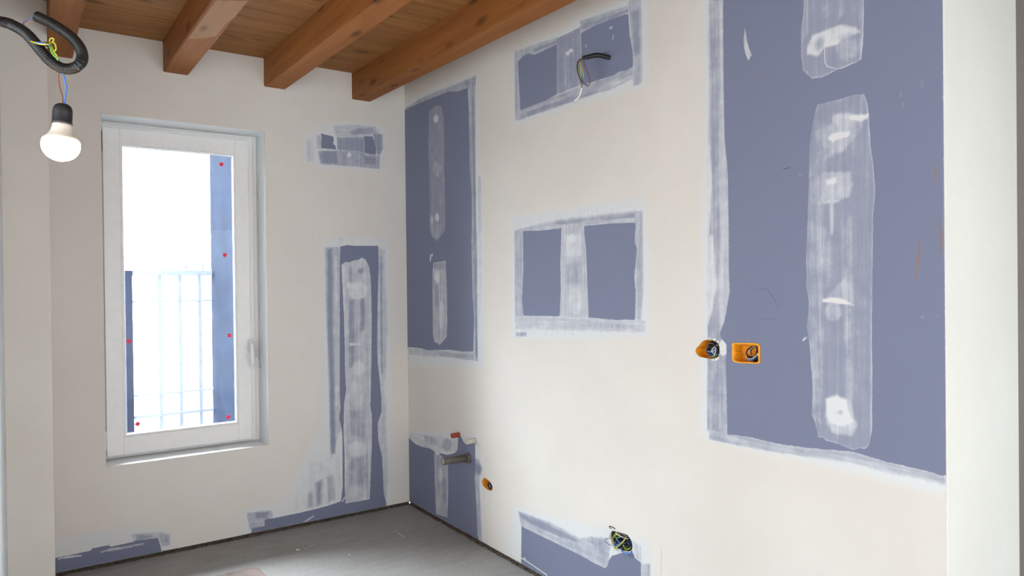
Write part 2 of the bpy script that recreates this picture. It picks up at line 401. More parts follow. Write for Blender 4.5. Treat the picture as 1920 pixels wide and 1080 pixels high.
# solid wall behind the boards (window opening kept free)
bm = bmesh.new()
for a in ((STX1-.35, WX0-.013, .021, .275, -.1, ZC+.1), (WX1+.013, .0, .021, .275, -.1, ZC+.1), (WX0-.013, WX1+.013, .021, .275, -.1, WZ0-.013), (WX0-.013, WX1+.013, .021, .275, WZ1+.013, ZC+.1)): bx(bm, *a)
struct(obj('wall_outer', bm, M['gap']))
struct(box('wall_core', .075, .475, YE+.001, .30, -.1, 3.0, M['gap']))
struct(box('wall_end', -.001, .4745, YE-.004, YE, 0.0, 2.95, M['white_wall']))
struct(box('wall_stub', STX0, STX1, STY, -.001, 0, ZC+.03, M['wall'], bev=.003))
wl = struct(box('wall_left', STX0-.12, STX0, -1.35, STY+.005, 0, ZC, M['reveal']))
# far sides of the room, behind and left of the camera, with two plain openings invented to let daylight in
bm = bmesh.new()
bx(bm, LX-.2, LX, RY, OPEN_L[0], 0, 2.9); bx(bm, LX-.2, LX, OPEN_L[1], -1.2, 0, 2.9); bx(bm, LX-.2, LX, OPEN_L[0], OPEN_L[1], OPEN_L[3], 2.9); bx(bm, LX-.2, LX, OPEN_L[0], OPEN_L[1], 0, OPEN_L[2])
bx(bm, LX-.2, STX0-.12, -1.35, -1.2, 0, 2.9)
struct(obj('wall_side', bm, M['grey_wall']))
bm = bmesh.new()
bx(bm, LX-.2, OPEN_R[0], RY-.2, RY, 0, 2.9); bx(bm, OPEN_R[1], .8, RY-.2, RY, 0, 2.9); bx(bm, OPEN_R[0], OPEN_R[1], RY-.2, RY, OPEN_R[3], 2.9)
struct(obj('wall_rear', bm, M['grey_wall']))
bm = bmesh.new(); bx(bm, .75, .9, RY-.2, -4.35, 0, 2.9); bx(bm, .9, 2.6, -4.5, -4.35, 0, 2.9); bx(bm, 2.45, 2.6, -4.4, -3.1, 0, 2.9)  # unseen walls, added to keep light off the recess
struct(obj('wall_shading', bm, M['grey_wall']))
struct(box('wall_far', .475, 2.6, -3.25, -3.1, 0, 2.9, M['grey_wall']))
fl = struct(box('floor', LX-.2, 2.6, RY-.2, .05, -.08, 0, M['floor']))
# dark joint along the foot of the boards
struct(box('trim_1', STX1-.35, 0, .006, .02, 0, ZB+.01, M['gap']))
struct(box('trim_2', .006, .075, YE+.013, 0.0, 0, ZB+.01, M['gap']))
# ragged mortar residue at the foot of the walls
bm = bmesh.new()
x = STX1+.01
while x < -.01:
    l = random.uniform(.03, .09); h = random.uniform(.004, .014)
    bx(bm, x, min(x+l, -.002), -random.uniform(.004, .012), .006, -.001, h, .002); x += l*random.uniform(.6, 1.3)
y = -.01
while y > YE:
    l = random.uniform(.03, .09); h = random.uniform(.004, .014)
    bx(bm, -random.uniform(.004, .012), .006, y-l, y, -.001, h, .002); y -= l*random.uniform(.6, 1.3)
struct(obj('trim_3', bm, M['gap']))

# ceiling: boards run parallel to the window wall above the beams
ceiling = struct(empty('ceiling', (-1.5, -3, ZC)))
bm = bmesh.new()
bx(bm, LX-.2, 2.6, RY-.2, .36, 0, .12)
for v in bm.verts: v.co.z += zc(v.co.y)+.024
keep(obj('roof_deck', bm, M['gap']), ceiling)
ya = 0.0; bw = .135; i = 0
segs = [(-3.9, -1.5), (-1.5, 0.0)]
base = {}
while ya > RY:
    y1 = ya-bw
    for (x0, x1) in ((LX, .0) if i % 3 else (LX, -1.4), ) + (() if i % 3 else ((-1.398, 0.0),)):
        bm = bmesh.new(); g = .0035
        prof = [(ya-.0006, .0), (ya-.0006-.0, .0)]
        yy = [(y1+.0008, .006), (y1+g+.0008, 0), (ya-g-.0008, 0), (ya-.0008, .006), (ya-.0008, .022), (y1+.0008, .022)]
        dz = random.uniform(-.0006, .0006)
        A = [bm.verts.new((x0, a, zc(a)+b+dz)) for a, b in yy]; B = [bm.verts.new((x1-.001, a, zc(a)+b+dz)) for a, b in yy]
        bm.faces.new(A); bm.faces.new(B)
        for k in range(6): bm.faces.new((A[k], A[(k+1) % 6], B[(k+1) % 6], B[k]))
        o = keep(obj('board', bm, M['board']), ceiling)
    ya = y1; i += 1
ZBm = 2.712
for k, (x0, x1) in enumerate([(-2.0405, -1.9214), (-1.4894, -1.3600), (-.9362, -.8075), (-.3766, -.2508), (-2.62, -2.49), (-3.18, -3.05)]):
    bm = bmesh.new(); yend = .0 if k < 4 else -1.35
    bx(bm, x0, x1, RY+.001, yend-.0005, 0, 1)
    for v in bm.verts: v.co.z = zc(v.co.y, ZBm if v.co.z < .5 else ZC)+(.0002 if v.co.z > .5 else 0)
    vert_e = [e for e in bm.edges if abs(e.verts[0].co.y-e.verts[1].co.y) > 1 and e.verts[0].co.z < zc(e.verts[0].co.y)-.1]
    bmesh.ops.bevel(bm, geom=vert_e, offset=.004, segments=2, affect='EDGES')
    o = tag(obj('ceiling_beam', bm, M['beam']), ['brown timber beam at the left end, above the hanging bulb', 'brown timber beam above the window, with a paler planed patch underneath', 'brown timber beam between the window and the corner, third from the left', 'brown timber beam nearest the right wall, ending beside the corner', 'brown timber beam left of the bulb, outside the view', 'brown timber beam furthest left, outside the view'][k], 'beam', 'timber ceiling beams')
    if k == 1:                                  # paler, planed strip on its underside
        pts = [hit(*q, 2, ZBm-.03) for q in [(352, 78), (380, 76), (404, 72), (425, 45), (440, 34), (467, 0), (406, 0)]]
        bm = bmesh.new(); vs_ = []
        for p in pts:
            xx = min(max(p[0], x0+.006), x1-.006); vs_.append(bm.verts.new((xx, p[1], zc(p[1], ZBm)-.0008)))
        bm.faces.new(vs_); keep(obj('planed_patch', bm, M['beam_patch']), o)['label'] = 'paler planed patch under the beam'

# ------------------------------------------------------------ window
win = struct(empty('window_1', ((WX0+WX1)/2, .19, WZ0)))
FY, SY = .195, .150                            # front planes of fixed frame and sash
bm = bmesh.new()                               # plastered reveal: head, sill, two sides
t = .012
bx(bm, WX0-t, WX1+t, .0127, .275, WZ1, WZ1+t-.0005); bx(bm, WX0-t, WX1+t, .0127, .275, WZ0-t+.0005, WZ0)
bx(bm, WX0-t, WX0-.0005, .0127, .275, WZ0, WZ1); bx(bm, WX1+.0005, WX1+t, .0127, .275, WZ0, WZ1)
keep(obj('window_reveal', bm, M['reveal']), win)
def frame(name, x0, x1, z0, z1, wl_, wr, wt, wb, y0, y1, mat, bev=.003):
    bm = bmesh.new()
    bx(bm, x0, x0+wl_, y0, y1, z0, z1, bev); bx(bm, x1-wr, x1, y0, y1, z0, z1, bev)
    bx(bm, x0+wl_-.001, x1-wr+.001, y0+.0003, y1-.0003, z1-wt, z1-.0003, bev); bx(bm, x0+wl_-.001, x1-wr+.001, y0+.0003, y1-.0003, z0+.0003, z0+wb, bev)
    return keep(obj(name, bm, mat), win)
frame('window_frame', WX0+.0005, WX1-.0005, WZ0+.0005, WZ1-.0005, .06, .06, .06, .06, FY, FY+.07, M['pvc'])
frame('stop_profile', WX0+.012, WX1-.030, WZ0+.012, WZ1-.018, .04, .04, .04, .04, FY-.018, FY+.001, M['pvc'])
sx0, sx1, sz0, sz1 = -1.780, -.996, .556, 2.402
gx0, gx1, gz0, gz1 = -1.682, -1.086, .670, 2.302
frame('sash', sx0, sx1, sz0, sz1, gx0-.012-sx0, sx1-gx1-.012, sz1-gz1-.012, gz0-.012-sz0, SY, FY+.04, M['pvc'], .005)
frame('glazing_bead', gx0-.0125, gx1+.0125, gz0-.0125, gz1+.0125, .0125, .0125, .0125, .0125, SY+.006, SY+.03, M['pvc'], .003)
frame('gasket', gx0-.001, gx1+.001, gz0-.001, gz1+.001, .004, .004, .004, .004, SY+.026, SY+.031, M['gasket'], 0)
keep(box('pane', gx0, gx1, SY+.032, SY+.036, gz0, gz1, M['glass']), win)
for q, rot in (((415, 308), .4), ((421.5, 478), .3), ((241.5, 640), .1), ((430, 629), .1), ((258, 795), .75), ((428, 782), .5)):
    c = hit(*q, 1, SY+.031); bm = bmesh.new(); bx(bm, -.011, .011, -.0008, 0, -.011, .011)
    bmesh.ops.transform(bm, matrix=Matrix.Translation((max(c[0], gx0+.014), SY+.0318, c[2])) @ Matrix.Rotation(rot, 4, 'Y'), verts=bm.verts)
    keep(obj('red_sticker', bm, M['sticker']), win)['label'] = 'small red square sticker on the pane'
for z0, z1, m in ((2.27, 2.375, 'hinge'), (.60, .70, 'pvc')):     # hinges at the left edge of the sash
    bm = bmesh.new(); tube(bm, [(sx0-.007, SY+.006, z0), (sx0-.007, SY+.006, z1)], .007, 12)
    bx(bm, sx0-.010, sx0+.001, SY+.008, SY+.03, z0+.02, z1-.02)
    tube(bm, [(sx0-.007, SY+.006, z0-.012), (sx0-.007, SY+.006, z0)], .0045, 8)
    keep(obj('hinge', bm, M[m]), win)
hx, hz_ = -1.031, 1.175                        # handle: plate, neck and lever pointing down, in clear film
hc = hit(469, 645, 1, SY); hx, hz_ = hc[0], hc[2]
bm = bmesh.new(); bx(bm, hx-.014, hx+.014, SY-.010, SY+.001, hz_-.045, hz_+.028, .003)
hd = keep(obj('window_handle', bm, M['pvc']), win)
bm = bmesh.new(); tube(bm, [(hx, SY-.008, hz_), (hx, SY-.034, hz_)], .009, 16)
tube(bm, catmull([(hx, SY-.030, hz_+.004), (hx, SY-.043, hz_-.010), (hx+.001, SY-.047, hz_-.05), (hx+.002, SY-.046, hz_-.125)], 8), .010, 14, rf=lambda i, s: .0115-.002*min(1, s/.12))
lv = obj('lever', bm, M['pvc'], smooth=True); lv.parent = hd; lv.matrix_parent_inverse = Matrix.Translation(-Vector(win.location)) @ Matrix.Identity(4)
lv.matrix_parent_inverse = Matrix.Identity(4)
bm = bmesh.new()                               # crumpled clear bag around the lever, trailing to the right
rings = []
for k in range(15):
    f = k/14; cz = hz_+.032-.18*f; cx = hx-.006+.006*f+.022*f*f; rr = .012+.008*math.sin(math.pi*min(1, f*1.2))+.006*f
    rings.append([bm.verts.new((cx+rr*(1+.8*f)*math.cos(a)*(1+random.uniform(-.3, .3)), SY-.036+(.6*rr)*math.sin(a)*(1+random.uniform(-.3, .3))-.004*f, cz+random.uniform(-.005, .005))) for a in [2*math.pi*j/14 for j in range(14)]])
for a, b in zip(rings, rings[1:]):
    for j in range(14): bm.faces.new((a[j], a[(j+1) % 14], b[(j+1) % 14], b[j]))
wrp = obj('plastic_wrap', bm, M['film']); wrp.parent = hd; wrp['label'] = 'crumpled clear plastic film'

# ------------------------------------------------------------ outside the window
struct(box('ground', -40, 40, -40, 40, -.5, -.35, M['ground']))
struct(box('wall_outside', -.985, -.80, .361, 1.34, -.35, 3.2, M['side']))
RYY = 1.30
rail = tag(empty('balcony_railing', (-1.3, RYY, -.35)), 'grey metal railing with upright bars outside the window pane', 'railing')
def rbox(n, x0, x1, z0, z1, m='rail', dy=.012): return keep(box(n, x0, x1, RYY-dy, RYY+dy, z0, z1, M[m], bev=.002), rail)
xl, xr = -1.556, -.987
rbox('post', xl-.012, xl+.034, -.35, 1.625, 'post', .025)
rbox('top_rail', xl+.035, xr, 1.585, 1.625, 'rail', .018)
for z in (1.400, .730): rbox('cross_rail', xl+.035, xr, z-.007, z+.007, 'rail', .008)
rbox('bottom_rail', xl+.035, xr, .565, .585, 'rail', .010)
for q in (300, 338, 375):
    cx = hit(q, 600, 1, RYY)[0]; rbox('bar', cx-.013, cx+.013, .30, 1.60, 'rail', .005)
for q in (277, 313, 348, 380):  # tops only, of bars whose lengths are lost in glare
    cx = hit(q, 500, 1, RYY)[0]; rbox('bar_top', cx-.009, cx+.009, 1.625, 1.67, 'rail', .009)

# ------------------------------------------------------------ skim coats on the window wall
K = 'wall_back'
patch('filler_patch', 'back', [(563, 240), (590, 226), (640, 222), (715, 228), (738, 240), (736, 300), (722, 328), (640, 330), (592, 330), (566, 312)], base=1.0, parent=wall_back,
      ops=[([(572, 250), (600, 236), (640, 230), (712, 234), (724, 246), (722, 300), (712, 320), (640, 318), (600, 318), (574, 306)], .93, .05),
           ([(574, 262), (590, 262), (590, 306), (574, 304)], .83, .025, 0),
           ([(594, 254), (603, 252), (603, 280), (594, 278)], .68, .02, 0),
           ([(625, 236), (662, 233), (705, 238), (714, 252), (700, 258), (655, 264), (630, 258)], .76, .03, 1),
           ([(655, 246), (672, 241), (696, 240), (706, 248), (688, 251), (662, 253)], .50, .018, 1),
           ([(699, 250), (717, 252), (718, 280), (712, 290), (706, 290), (705, 276)], .52, .012, 0),
           ([(632, 258), (682, 258), (683, 286), (655, 282), (632, 281)], .46, .006, 0),
           ([(596, 283), (655, 282), (712, 292), (711, 317), (660, 312), (601, 308)], .60, .012, 0),
           ([(604, 283), (631, 284), (633, 307), (604, 305)], .36, .012, 0),
           ([(684, 293), (704, 296), (704, 308), (684, 308)], .38, .014, 1),
           (ell(654.5, 290.5, 4, 4.5), .9, .008)],
      bare=[[(602, 250), (608, 252), (625, 256), (626, 264), (624, 270), (629, 273), (630, 280.5), (603, 278), (602, 268), (603.5, 258)],
            [(682, 255.5), (698, 256), (702, 265), (705, 277), (704.5, 290), (695, 289), (683.5, 286.5), (683.5, 270)]])
LE = [(638, 462), (637, 500), (637, 600), (637, 680), (637, 740), (638, 765), (636, 785), (640, 800), (642, 820), (642.5, 913), (640, 936)]
RE = [(709, 461), (710, 500), (708, 560), (707, 650), (708, 680), (712, 714), (715, 747), (715, 773), (708, 794), (709, 825), (716, 856), (718, 887), (719.5, 926), (725, 946)]
tall = patch('bare_board', 'back', [(598, 438), (735, 438), (738, 700), (745, 960), (560, 1000), (440, 1022), (444, 985), (455, 955), (520, 935), (552, 870), (590, 800), (600, 640)], parent=wall_back,
      ops=[([(604, 446), (728, 446), (732, 700), (735, 955), (450, 1010), (460, 955), (530, 940), (560, 880), (598, 800), (606, 650)], .92, .06),
           ([(570, 870), (640, 850), (642, 938), (548, 962)], .88, .05, 0),
           ([(592, 905), (603, 900), (603, 945), (594, 948)], .52, .03, 0),
           ([(578, 925), (586, 922), (586, 950), (578, 952)], .62, .03, 0),
           ([(614, 895), (624, 890), (628, 935), (616, 940)], .66, .03, 0),
           ([(609, 463), (638, 463), (637, 770), (640, 800), (622, 860), (619, 700), (612, 600), (609, 530)], .70, .014, 0),
           ([(613, 468), (622, 466), (623, 560), (626, 700), (628, 850), (621, 850), (617, 700), (614, 560)], .36, .022, 0),
           ([(626, 480), (634, 480), (634, 760), (629, 760)], .80, .02, 0),
           ([(709, 463), (722, 470), (727, 620), (722, 720), (728, 900), (724, 935), (712, 930), (706, 800), (706, 600)], .78, .02, 0),
           ([(713, 480), (717, 480), (718, 700), (714, 700)], .55, .015, 0),
           ([(463, 962), (508, 957), (512, 970), (497, 976), (492, 988), (468, 994)], .66, .015, 1),
           ([(480, 962), (503, 960), (500, 972), (482, 972)], .42, .015, 1),
           ([(634, 442), (644, 441), (644, 462), (634, 462)], .86, .02)],
      bare=[[(638, 462), (652, 459.5), (665, 461)]+RE+[(723, 960), (560, 1000), (440, 1024), (452, 1005.5), (462, 1002), (471, 1000.5), (472, 990.5), (484, 988.5), (496, 986.5), (496, 975), (503, 972), (509, 972.5), (540, 966), (560, 962), (590, 955), (616, 948), (639, 940)]+LE[::-1]])
patch('filler_strip', 'back', [(640, 497), (648, 491), (655, 492), (662, 489), (673, 487), (678, 483), (685, 487), (692, 500), (695, 524), (696, 560), (697, 608), (696, 681), (695, 745), (694, 760), (697, 778), (697, 835), (695, 887), (693, 936), (670, 940), (647.5, 944), (646.5, 913), (645.7, 848), (644, 810), (645, 758), (649, 732), (647, 695), (646.6, 657), (645, 594), (642, 536)],
      base=.78, off=.0018, ridge=.08, rough=.0012, parent=tall,
      ops=[([(652, 500), (688, 500), (692, 700), (690, 920), (652, 925), (652, 700)], .74, .02, 0), (ell(671, 545, 18, 17), .86, .015), ([(649, 529), (672, 531), (672, 541), (650, 540)], .90, .01),
           ([(654, 562), (664, 562), (664, 690), (654, 690)], .52, .02, 0), ([(676, 560), (684, 560), (684, 618), (676, 622)], .48, .02, 0), (ell(676, 508, 6, 5), .45, .015), (ell(657, 515, 4, 16), .62, .015),
           ([(655, 643), (676, 643), (676, 648), (655, 648)], .88, .008), (ell(672, 690, 12, 14), .86, .03), (ell(668, 738, 14, 25), .80, .03), ([(656, 770), (680, 770), (684, 820), (656, 815)], .62, .03, 0),
           (ell(670, 842, 16, 16), .85, .03), ([(656, 860), (688, 856), (690, 905), (656, 908)], .62, .03, 0), (ell(668, 920, 12, 8), .8, .02)])
lb = patch('bare_board', 'back', [(100, 985), (240, 970), (322, 985), (333, 1034), (300, 1048), (100, 1084)], parent=wall_back,
      ops=[([(100, 1012), (240, 988), (316, 992), (326, 1032), (300, 1045), (100, 1080)], .92, .05),
           ([(246, 1002), (300, 998), (318, 1002), (320, 1022), (304, 1024), (294, 1008), (250, 1014)], .72, .02, 1), ([(255, 1003), (285, 1003), (285, 1009), (256, 1012)], .5, .015, 1), ([(300, 1000), (316, 1006), (317, 1017), (303, 1018)], .6, .015, 0)],
      bare=[[(100, 1047), (105, 1046), (130, 1041), (172, 1032), (172, 1028.5), (204, 1022), (208, 1025), (250, 1016), (254, 1013.5), (289, 1009.5), (296, 1008), (299, 1018), (303, 1032), (310, 1033), (330, 1031), (330, 1050), (100, 1095)]])
patch('filler_smear', 'back', [(186, 1035), (205, 1028), (240, 1023), (270, 1018), (271, 1021), (236, 1028), (205, 1034), (190, 1037)], base=.66, off=.0016, rough=.003, parent=lb)
patch('filler_smear', 'back', [(107, 1047), (125, 1042.5), (152, 1040), (154, 1043), (130, 1046), (109, 1049.5)], base=.8, off=.0016, rough=.002, parent=lb)
patch('filler_smear', 'back', [(567, 980), (576, 973), (588, 966), (589, 968), (578, 976), (570, 981)], base=.7, off=.0016, rough=.0015, parent=tall)
patch('filler_smear', 'back', [(640, 940), (645, 932), (652, 926), (653, 929), (646, 935), (643, 941)], base=.8, off=.0030, rough=.001, parent=tall)
patch('bare_board', 'back', [(329, 1029.5), (380, 1020), (437, 1009), (452, 1005.5), (452, 1016), (380, 1030), (330, 1040)], base=.12, parent=wall_back, rough=.002)

# ------------------------------------------------------------ skim coats on the right wall
r1 = patch('bare_board', 'right', [(756, 180), (800, 160), (870, 138), (890, 130), (908, 140), (912, 360), (915, 560), (912, 720), (880, 706), (820, 702), (765, 694)], parent=wall_right,
      ops=[([(756, 190), (870, 146), (897, 140), (900, 300), (906, 400), (906, 690), (765, 684)], .92, .05),
           ([(757, 205), (790, 184), (820, 171), (850, 160), (892, 142), (892, 160), (878, 168), (842, 176), (790, 194), (758, 209)], .62, .018, 1),
           ([(880, 150), (891, 147), (892, 330), (895, 480), (896, 678), (890, 676), (888, 600), (884, 450), (881, 320), (878, 200)], .62, .010, 0),
           ([(885, 180), (888, 180), (892, 340), (894, 600), (896, 670), (892, 670), (889, 500), (887, 330)], .44, .008, 0),
           ([(896, 330), (903, 330), (904, 500), (898, 640)], .84, .02, 0),
           ([(765, 651), (810, 656), (842, 657), (889, 660), (891, 676), (840, 670), (800, 668), (767, 664)], .74, .015, 1),
           ([(820, 661), (888, 664), (888, 675), (850, 670), (826, 667)], .58, .010, 1)],
      bare=[[(756, 209), (772, 200), (788, 193), (820.6, 180), (842, 171.6), (858, 171.6), (877.5, 165), (880, 248), (881, 318), (884.5, 358), (885, 420), (884, 453), (886.7, 557), (889, 595), (888, 659), (866, 659), (840, 655.7), (801, 656.5), (788, 652.6), (763, 650.5)]])
patch('filler_strip', 'right', [(805, 207), (813, 202), (820.6, 197), (828.7, 200), (832.7, 232), (832.7, 318), (834, 372), (834.6, 420), (835, 430), (830, 438), (825, 445), (820, 452), (815, 448), (810, 443), (806.7, 430), (805, 333), (803, 267)],
      base=.42, off=.0018, ridge=.14, rough=.0010, parent=r1, ops=[(ell(818, 223, 5, 8), .82, .012), (ell(818, 310, 4, 7), .85, .012), (ell(820, 318, 9, 14), .55, .012), (ell(820, 408, 4, 8), .85, .012), (ell(810, 412, 3, 9), .7, .012), ([(806, 420), (833, 420), (822, 448), (812, 444)], .55, .01)])
patch('filler_strip', 'right', [(812.8, 493), (836, 489), (836, 502), (838, 544), (838.7, 606), (837.4, 632), (831, 640), (824.5, 647), (820, 643), (815, 641), (812, 629), (811, 544), (811.5, 507)],
      base=.68, off=.0018, ridge=.12, rough=.0010, parent=r1, ops=[(ell(820, 518, 5, 12), .85, .02), ([(813, 494), (835, 491), (835, 505), (813, 505)], .55, .01), (ell(828, 590, 5, 26), .82, .02), ([(815, 535), (822, 535), (822, 570), (816, 575)], .52, .02)])
patch('filler_smear', 'right', [(806, 478), (812, 475), (813, 477), (809, 483), (808, 491), (806, 490)], base=.8, off=.0016, rough=.001, parent=r1)
# high patch with the conduit
r2 = patch('bare_board', 'right', [(950, 100), (985, 72), (1040, 52), (1075, 25), (1150, -8), (1215, -20), (1224, 60), (1222, 165), (1150, 196), (1080, 212), (965, 246), (955, 180)], parent=wall_right, holes=[H_COND],
      ops=[([(960, 100), (990, 82), (1042, 62), (1083, 34), (1160, 2), (1212, -10), (1215, 160), (1075, 202), (965, 236)], .91, .05),
           ([(965, 96), (1044, 70), (1044, 84), (1000, 106), (980, 108), (976, 225), (966, 226)], .68, .014, 0),
           ([(1088, 40), (1177, 10), (1178, 27), (1090, 62)], .60, .012, 1), ([(1090, 50), (1140, 30), (1177, 18), (1178, 22), (1140, 36), (1092, 56)], .46, .01, 1), ([(1000, 98), (1044, 82), (1044, 75), (1000, 92)], .48, .01, 1),
           ([(1178, 2), (1202, -4), (1204, 156), (1188, 162), (1182, 70)], .66, .012, 0), ([(1183, 25), (1198, 18), (1200, 100), (1190, 105)], .5, .02, 0),
           ([(976, 206), (1044, 178), (1106, 156), (1160, 134), (1187, 124), (1187, 146), (1150, 166), (1110, 178), (1076, 190), (1000, 216), (976, 224)], .60, .010, 1),
           ([(1130, 158), (1187, 140), (1187, 146), (1150, 165), (1120, 172)], .72, .01, 1), ([(985, 210), (1030, 196), (1065, 186), (1062, 192), (1020, 206), (990, 218)], .46, .012, 1)],
      bare=[[(971, 116), (982.6, 103.5), (992, 100.6), (1003, 103), (1044, 83), (1044, 177), (1023.5, 188), (976, 206.5)],
            [(1089.8, 62), (1112.6, 49.4), (1146, 36), (1178, 26), (1181, 67.4), (1186.8, 101), (1186.8, 125), (1175, 132), (1163, 133.6), (1151, 141), (1127, 148), (1106.6, 155.3), (1091, 160)]])
patch('filler_strip', 'right', [(1044, 72), (1066, 62), (1089, 50), (1089, 62), (1090, 110), (1091.5, 159), (1064.5, 169), (1044, 178), (1044, 120)], base=.46, off=.0018, ridge=.08, rough=.0006, parent=r2,
      ops=[([(1046, 75), (1080, 62), (1080, 70), (1046, 84)], .38, .01, 1), (ell(1065, 100, 4, 3.5), .92, .008), (ell(1071, 95, 4, 3.5), .95, .008)])
for pl in ([(1142, 50), (1150, 49), (1148, 54), (1144, 56)], [(1097, 83), (1099, 84), (1101, 90), (1099, 89)], [(1150, 66), (1152, 62), (1150, 74), (1148, 76)]):
    patch('filler_smear', 'right', pl, base=.72, off=.0016, cell=.004, parent=r2)
# middle patch
r3 = patch('bare_board', 'right', [(952, 400), (1060, 378), (1210, 358), (1226, 400), (1228, 640), (1100, 648), (958, 640)], parent=wall_right,
      ops=[([(960, 408), (1060, 392), (1210, 370), (1218, 500), (1216, 630), (1100, 636), (962, 632)], .90, .05),
           ([(965, 433), (981, 430), (981, 595), (966, 595)], .66, .012, 0),
           ([(965, 432), (1010, 420), (1053, 411), (1120, 403), (1192, 396), (1192, 418), (1145, 420), (1053, 429), (981, 434)], .70, .012, 1), ([(1040, 418), (1100, 409), (1190, 400), (1190, 408), (1120, 413), (1050, 421)], .52, .012, 1),
           ([(1191, 396), (1205, 396), (1207, 540), (1202, 600), (1192, 600), (1190, 450)], .66, .010, 0),
           ([(966, 592), (1103, 596), (1192, 600), (1210, 602), (1211, 622), (1100, 620), (967, 617)], .76, .015, 1), ([(1100, 604), (1190, 608), (1188, 617), (1105, 615)], .66, .02, 0), ([(968, 624), (987, 623), (987, 630), (969, 630)], .5, .02)],
      bare=[[(980.7, 433), (1015, 432.4), (1053, 428), (1051, 488), (1051.8, 547), (1049.7, 593), (1017.7, 592.4), (982, 591.8), (979, 568), (981.6, 506)],
            [(1095, 424), (1145, 419), (1192, 417.6), (1190, 452.6), (1194, 467), (1189.5, 523.6), (1192, 547), (1191, 600), (1174.7, 599), (1157, 600), (1103, 595), (1102, 547), (1097, 467)]])
patch('filler_strip', 'right', [(1055, 426), (1075, 421), (1095, 417), (1096, 440), (1099, 467), (1102, 540), (1104, 596), (1080, 596), (1050, 594), (1052, 540), (1051, 488), (1053, 450)], base=.72, off=.0018, ridge=.08, rough=.0006, parent=r3,
      ops=[([(1060, 440), (1090, 440), (1092, 480), (1062, 480)], .84, .02), ([(1062, 495), (1090, 490), (1093, 530), (1064, 535)], .60, .02, 0), (ell(1076, 580, 8, 5), .93, .01), (ell(1073, 447, 7, 8), .92, .01), (ell(1078, 565, 14, 26), .80, .02)])
# large patch at the wall's end
BE = [(1364, 814), (1403.5, 819), (1463, 832.7), (1518.5, 840), (1599, 846.7), (1663, 866), (1731, 881), (1790, 897)]
r4 = patch('bare_board', 'right', [(1308, -230), (1308, 400), (1306, 620), (1298, 700), (1300, 830), (1400, 850), (1500, 880), (1620, 905), (1790, 950), (1790, 500), (1790, -560), (1500, -340)], parent=wall_right, holes=[HOLE_A, HOLE_B], cell=.0065,
      ops=[([(1318, -230), (1318, 640), (1314, 815), (1400, 838), (1500, 862), (1620, 888), (1790, 930), (1790, -560)], .90, .05),
           ([(1329, -200), (1331, 170), (1330, 255), (1335, 341), (1330, 440), (1326, 540), (1327, 625), (1327, 806), (1366, 815), (1366, -230)], .58, .006, 0),
           ([(1348, 0), (1357, 0), (1359, 255), (1368, 430), (1370, 550), (1360, 602), (1350, 622), (1346, 560), (1352, 430), (1350, 200)], .76, .02, 0),
           ([(1327, 440), (1338, 440), (1344, 538), (1336, 580), (1327, 612), (1326, 560)], .84, .008),
           ([(1330, 806), (1366, 812)]+BE[1:]+[(1790, 914), (1731, 898), (1663, 884), (1599, 868), (1518, 856), (1440, 846), (1366, 832), (1330, 824)], .66, .010, 1),
           (ell(1356, 652, 9, 15), .93, .008)],
      bare=[[(1356, -230), (1356, 0), (1356.7, 128), (1358.8, 255.5), (1365, 324), (1366.5, 426), (1367, 517), (1368.6, 546), (1359, 602), (1350, 625), (1353, 635), (1362, 645), (1363, 660), (1361, 672), (1363, 738), (1364, 793.5)]+BE+[(1790, 500), (1790, -560), (1560, -380)]])
patch('filler_strip', 'right', [(1500, -300), (1620, -380), (1620, -100), (1620, 0), (1620.5, 26.5), (1618.5, 81.5), (1615.4, 111), (1604, 118), (1586, 126), (1569.6, 131), (1555, 139), (1541, 145.6), (1522.8, 147.7), (1514, 140), (1505.5, 132), (1502, 102), (1502.4, 51), (1506.5, 26), (1507.5, 0), (1506, -100)],
      base=.42, off=.0018, ridge=.22, rough=.0010, parent=r4, cell=.005,
      ops=[([(1570, -100), (1582, -100), (1582, 30), (1572, 40)], .62, .02), ([(1508, -100), (1516, -100), (1516, 60), (1505, 80)], .58, .015),
           ([(1522.8, 66), (1550, 56), (1575.7, 46), (1606, 51), (1614, 61), (1596, 68), (1578, 85), (1547, 88), (1536, 106), (1513.6, 102), (1514, 90)], .86, .010),
           (ell(1590, 90, 24, 24), .60, .03), (ell(1537, 82, 7, 12, rot=.4), .62, .02), ([(1545, 82), (1575, 74), (1574, 82), (1548, 89)], .95, .006)])
bm = bmesh.new(); tube(bm, catmull([p3('right', *uv('right', [q])[0], .0026) for q in [(1547, 88), (1547, 105), (1549, 120), (1556, 126), (1568, 128.5)]], 6), .0013, 6); obj('filler_bead', bm, M['filler'], r4)
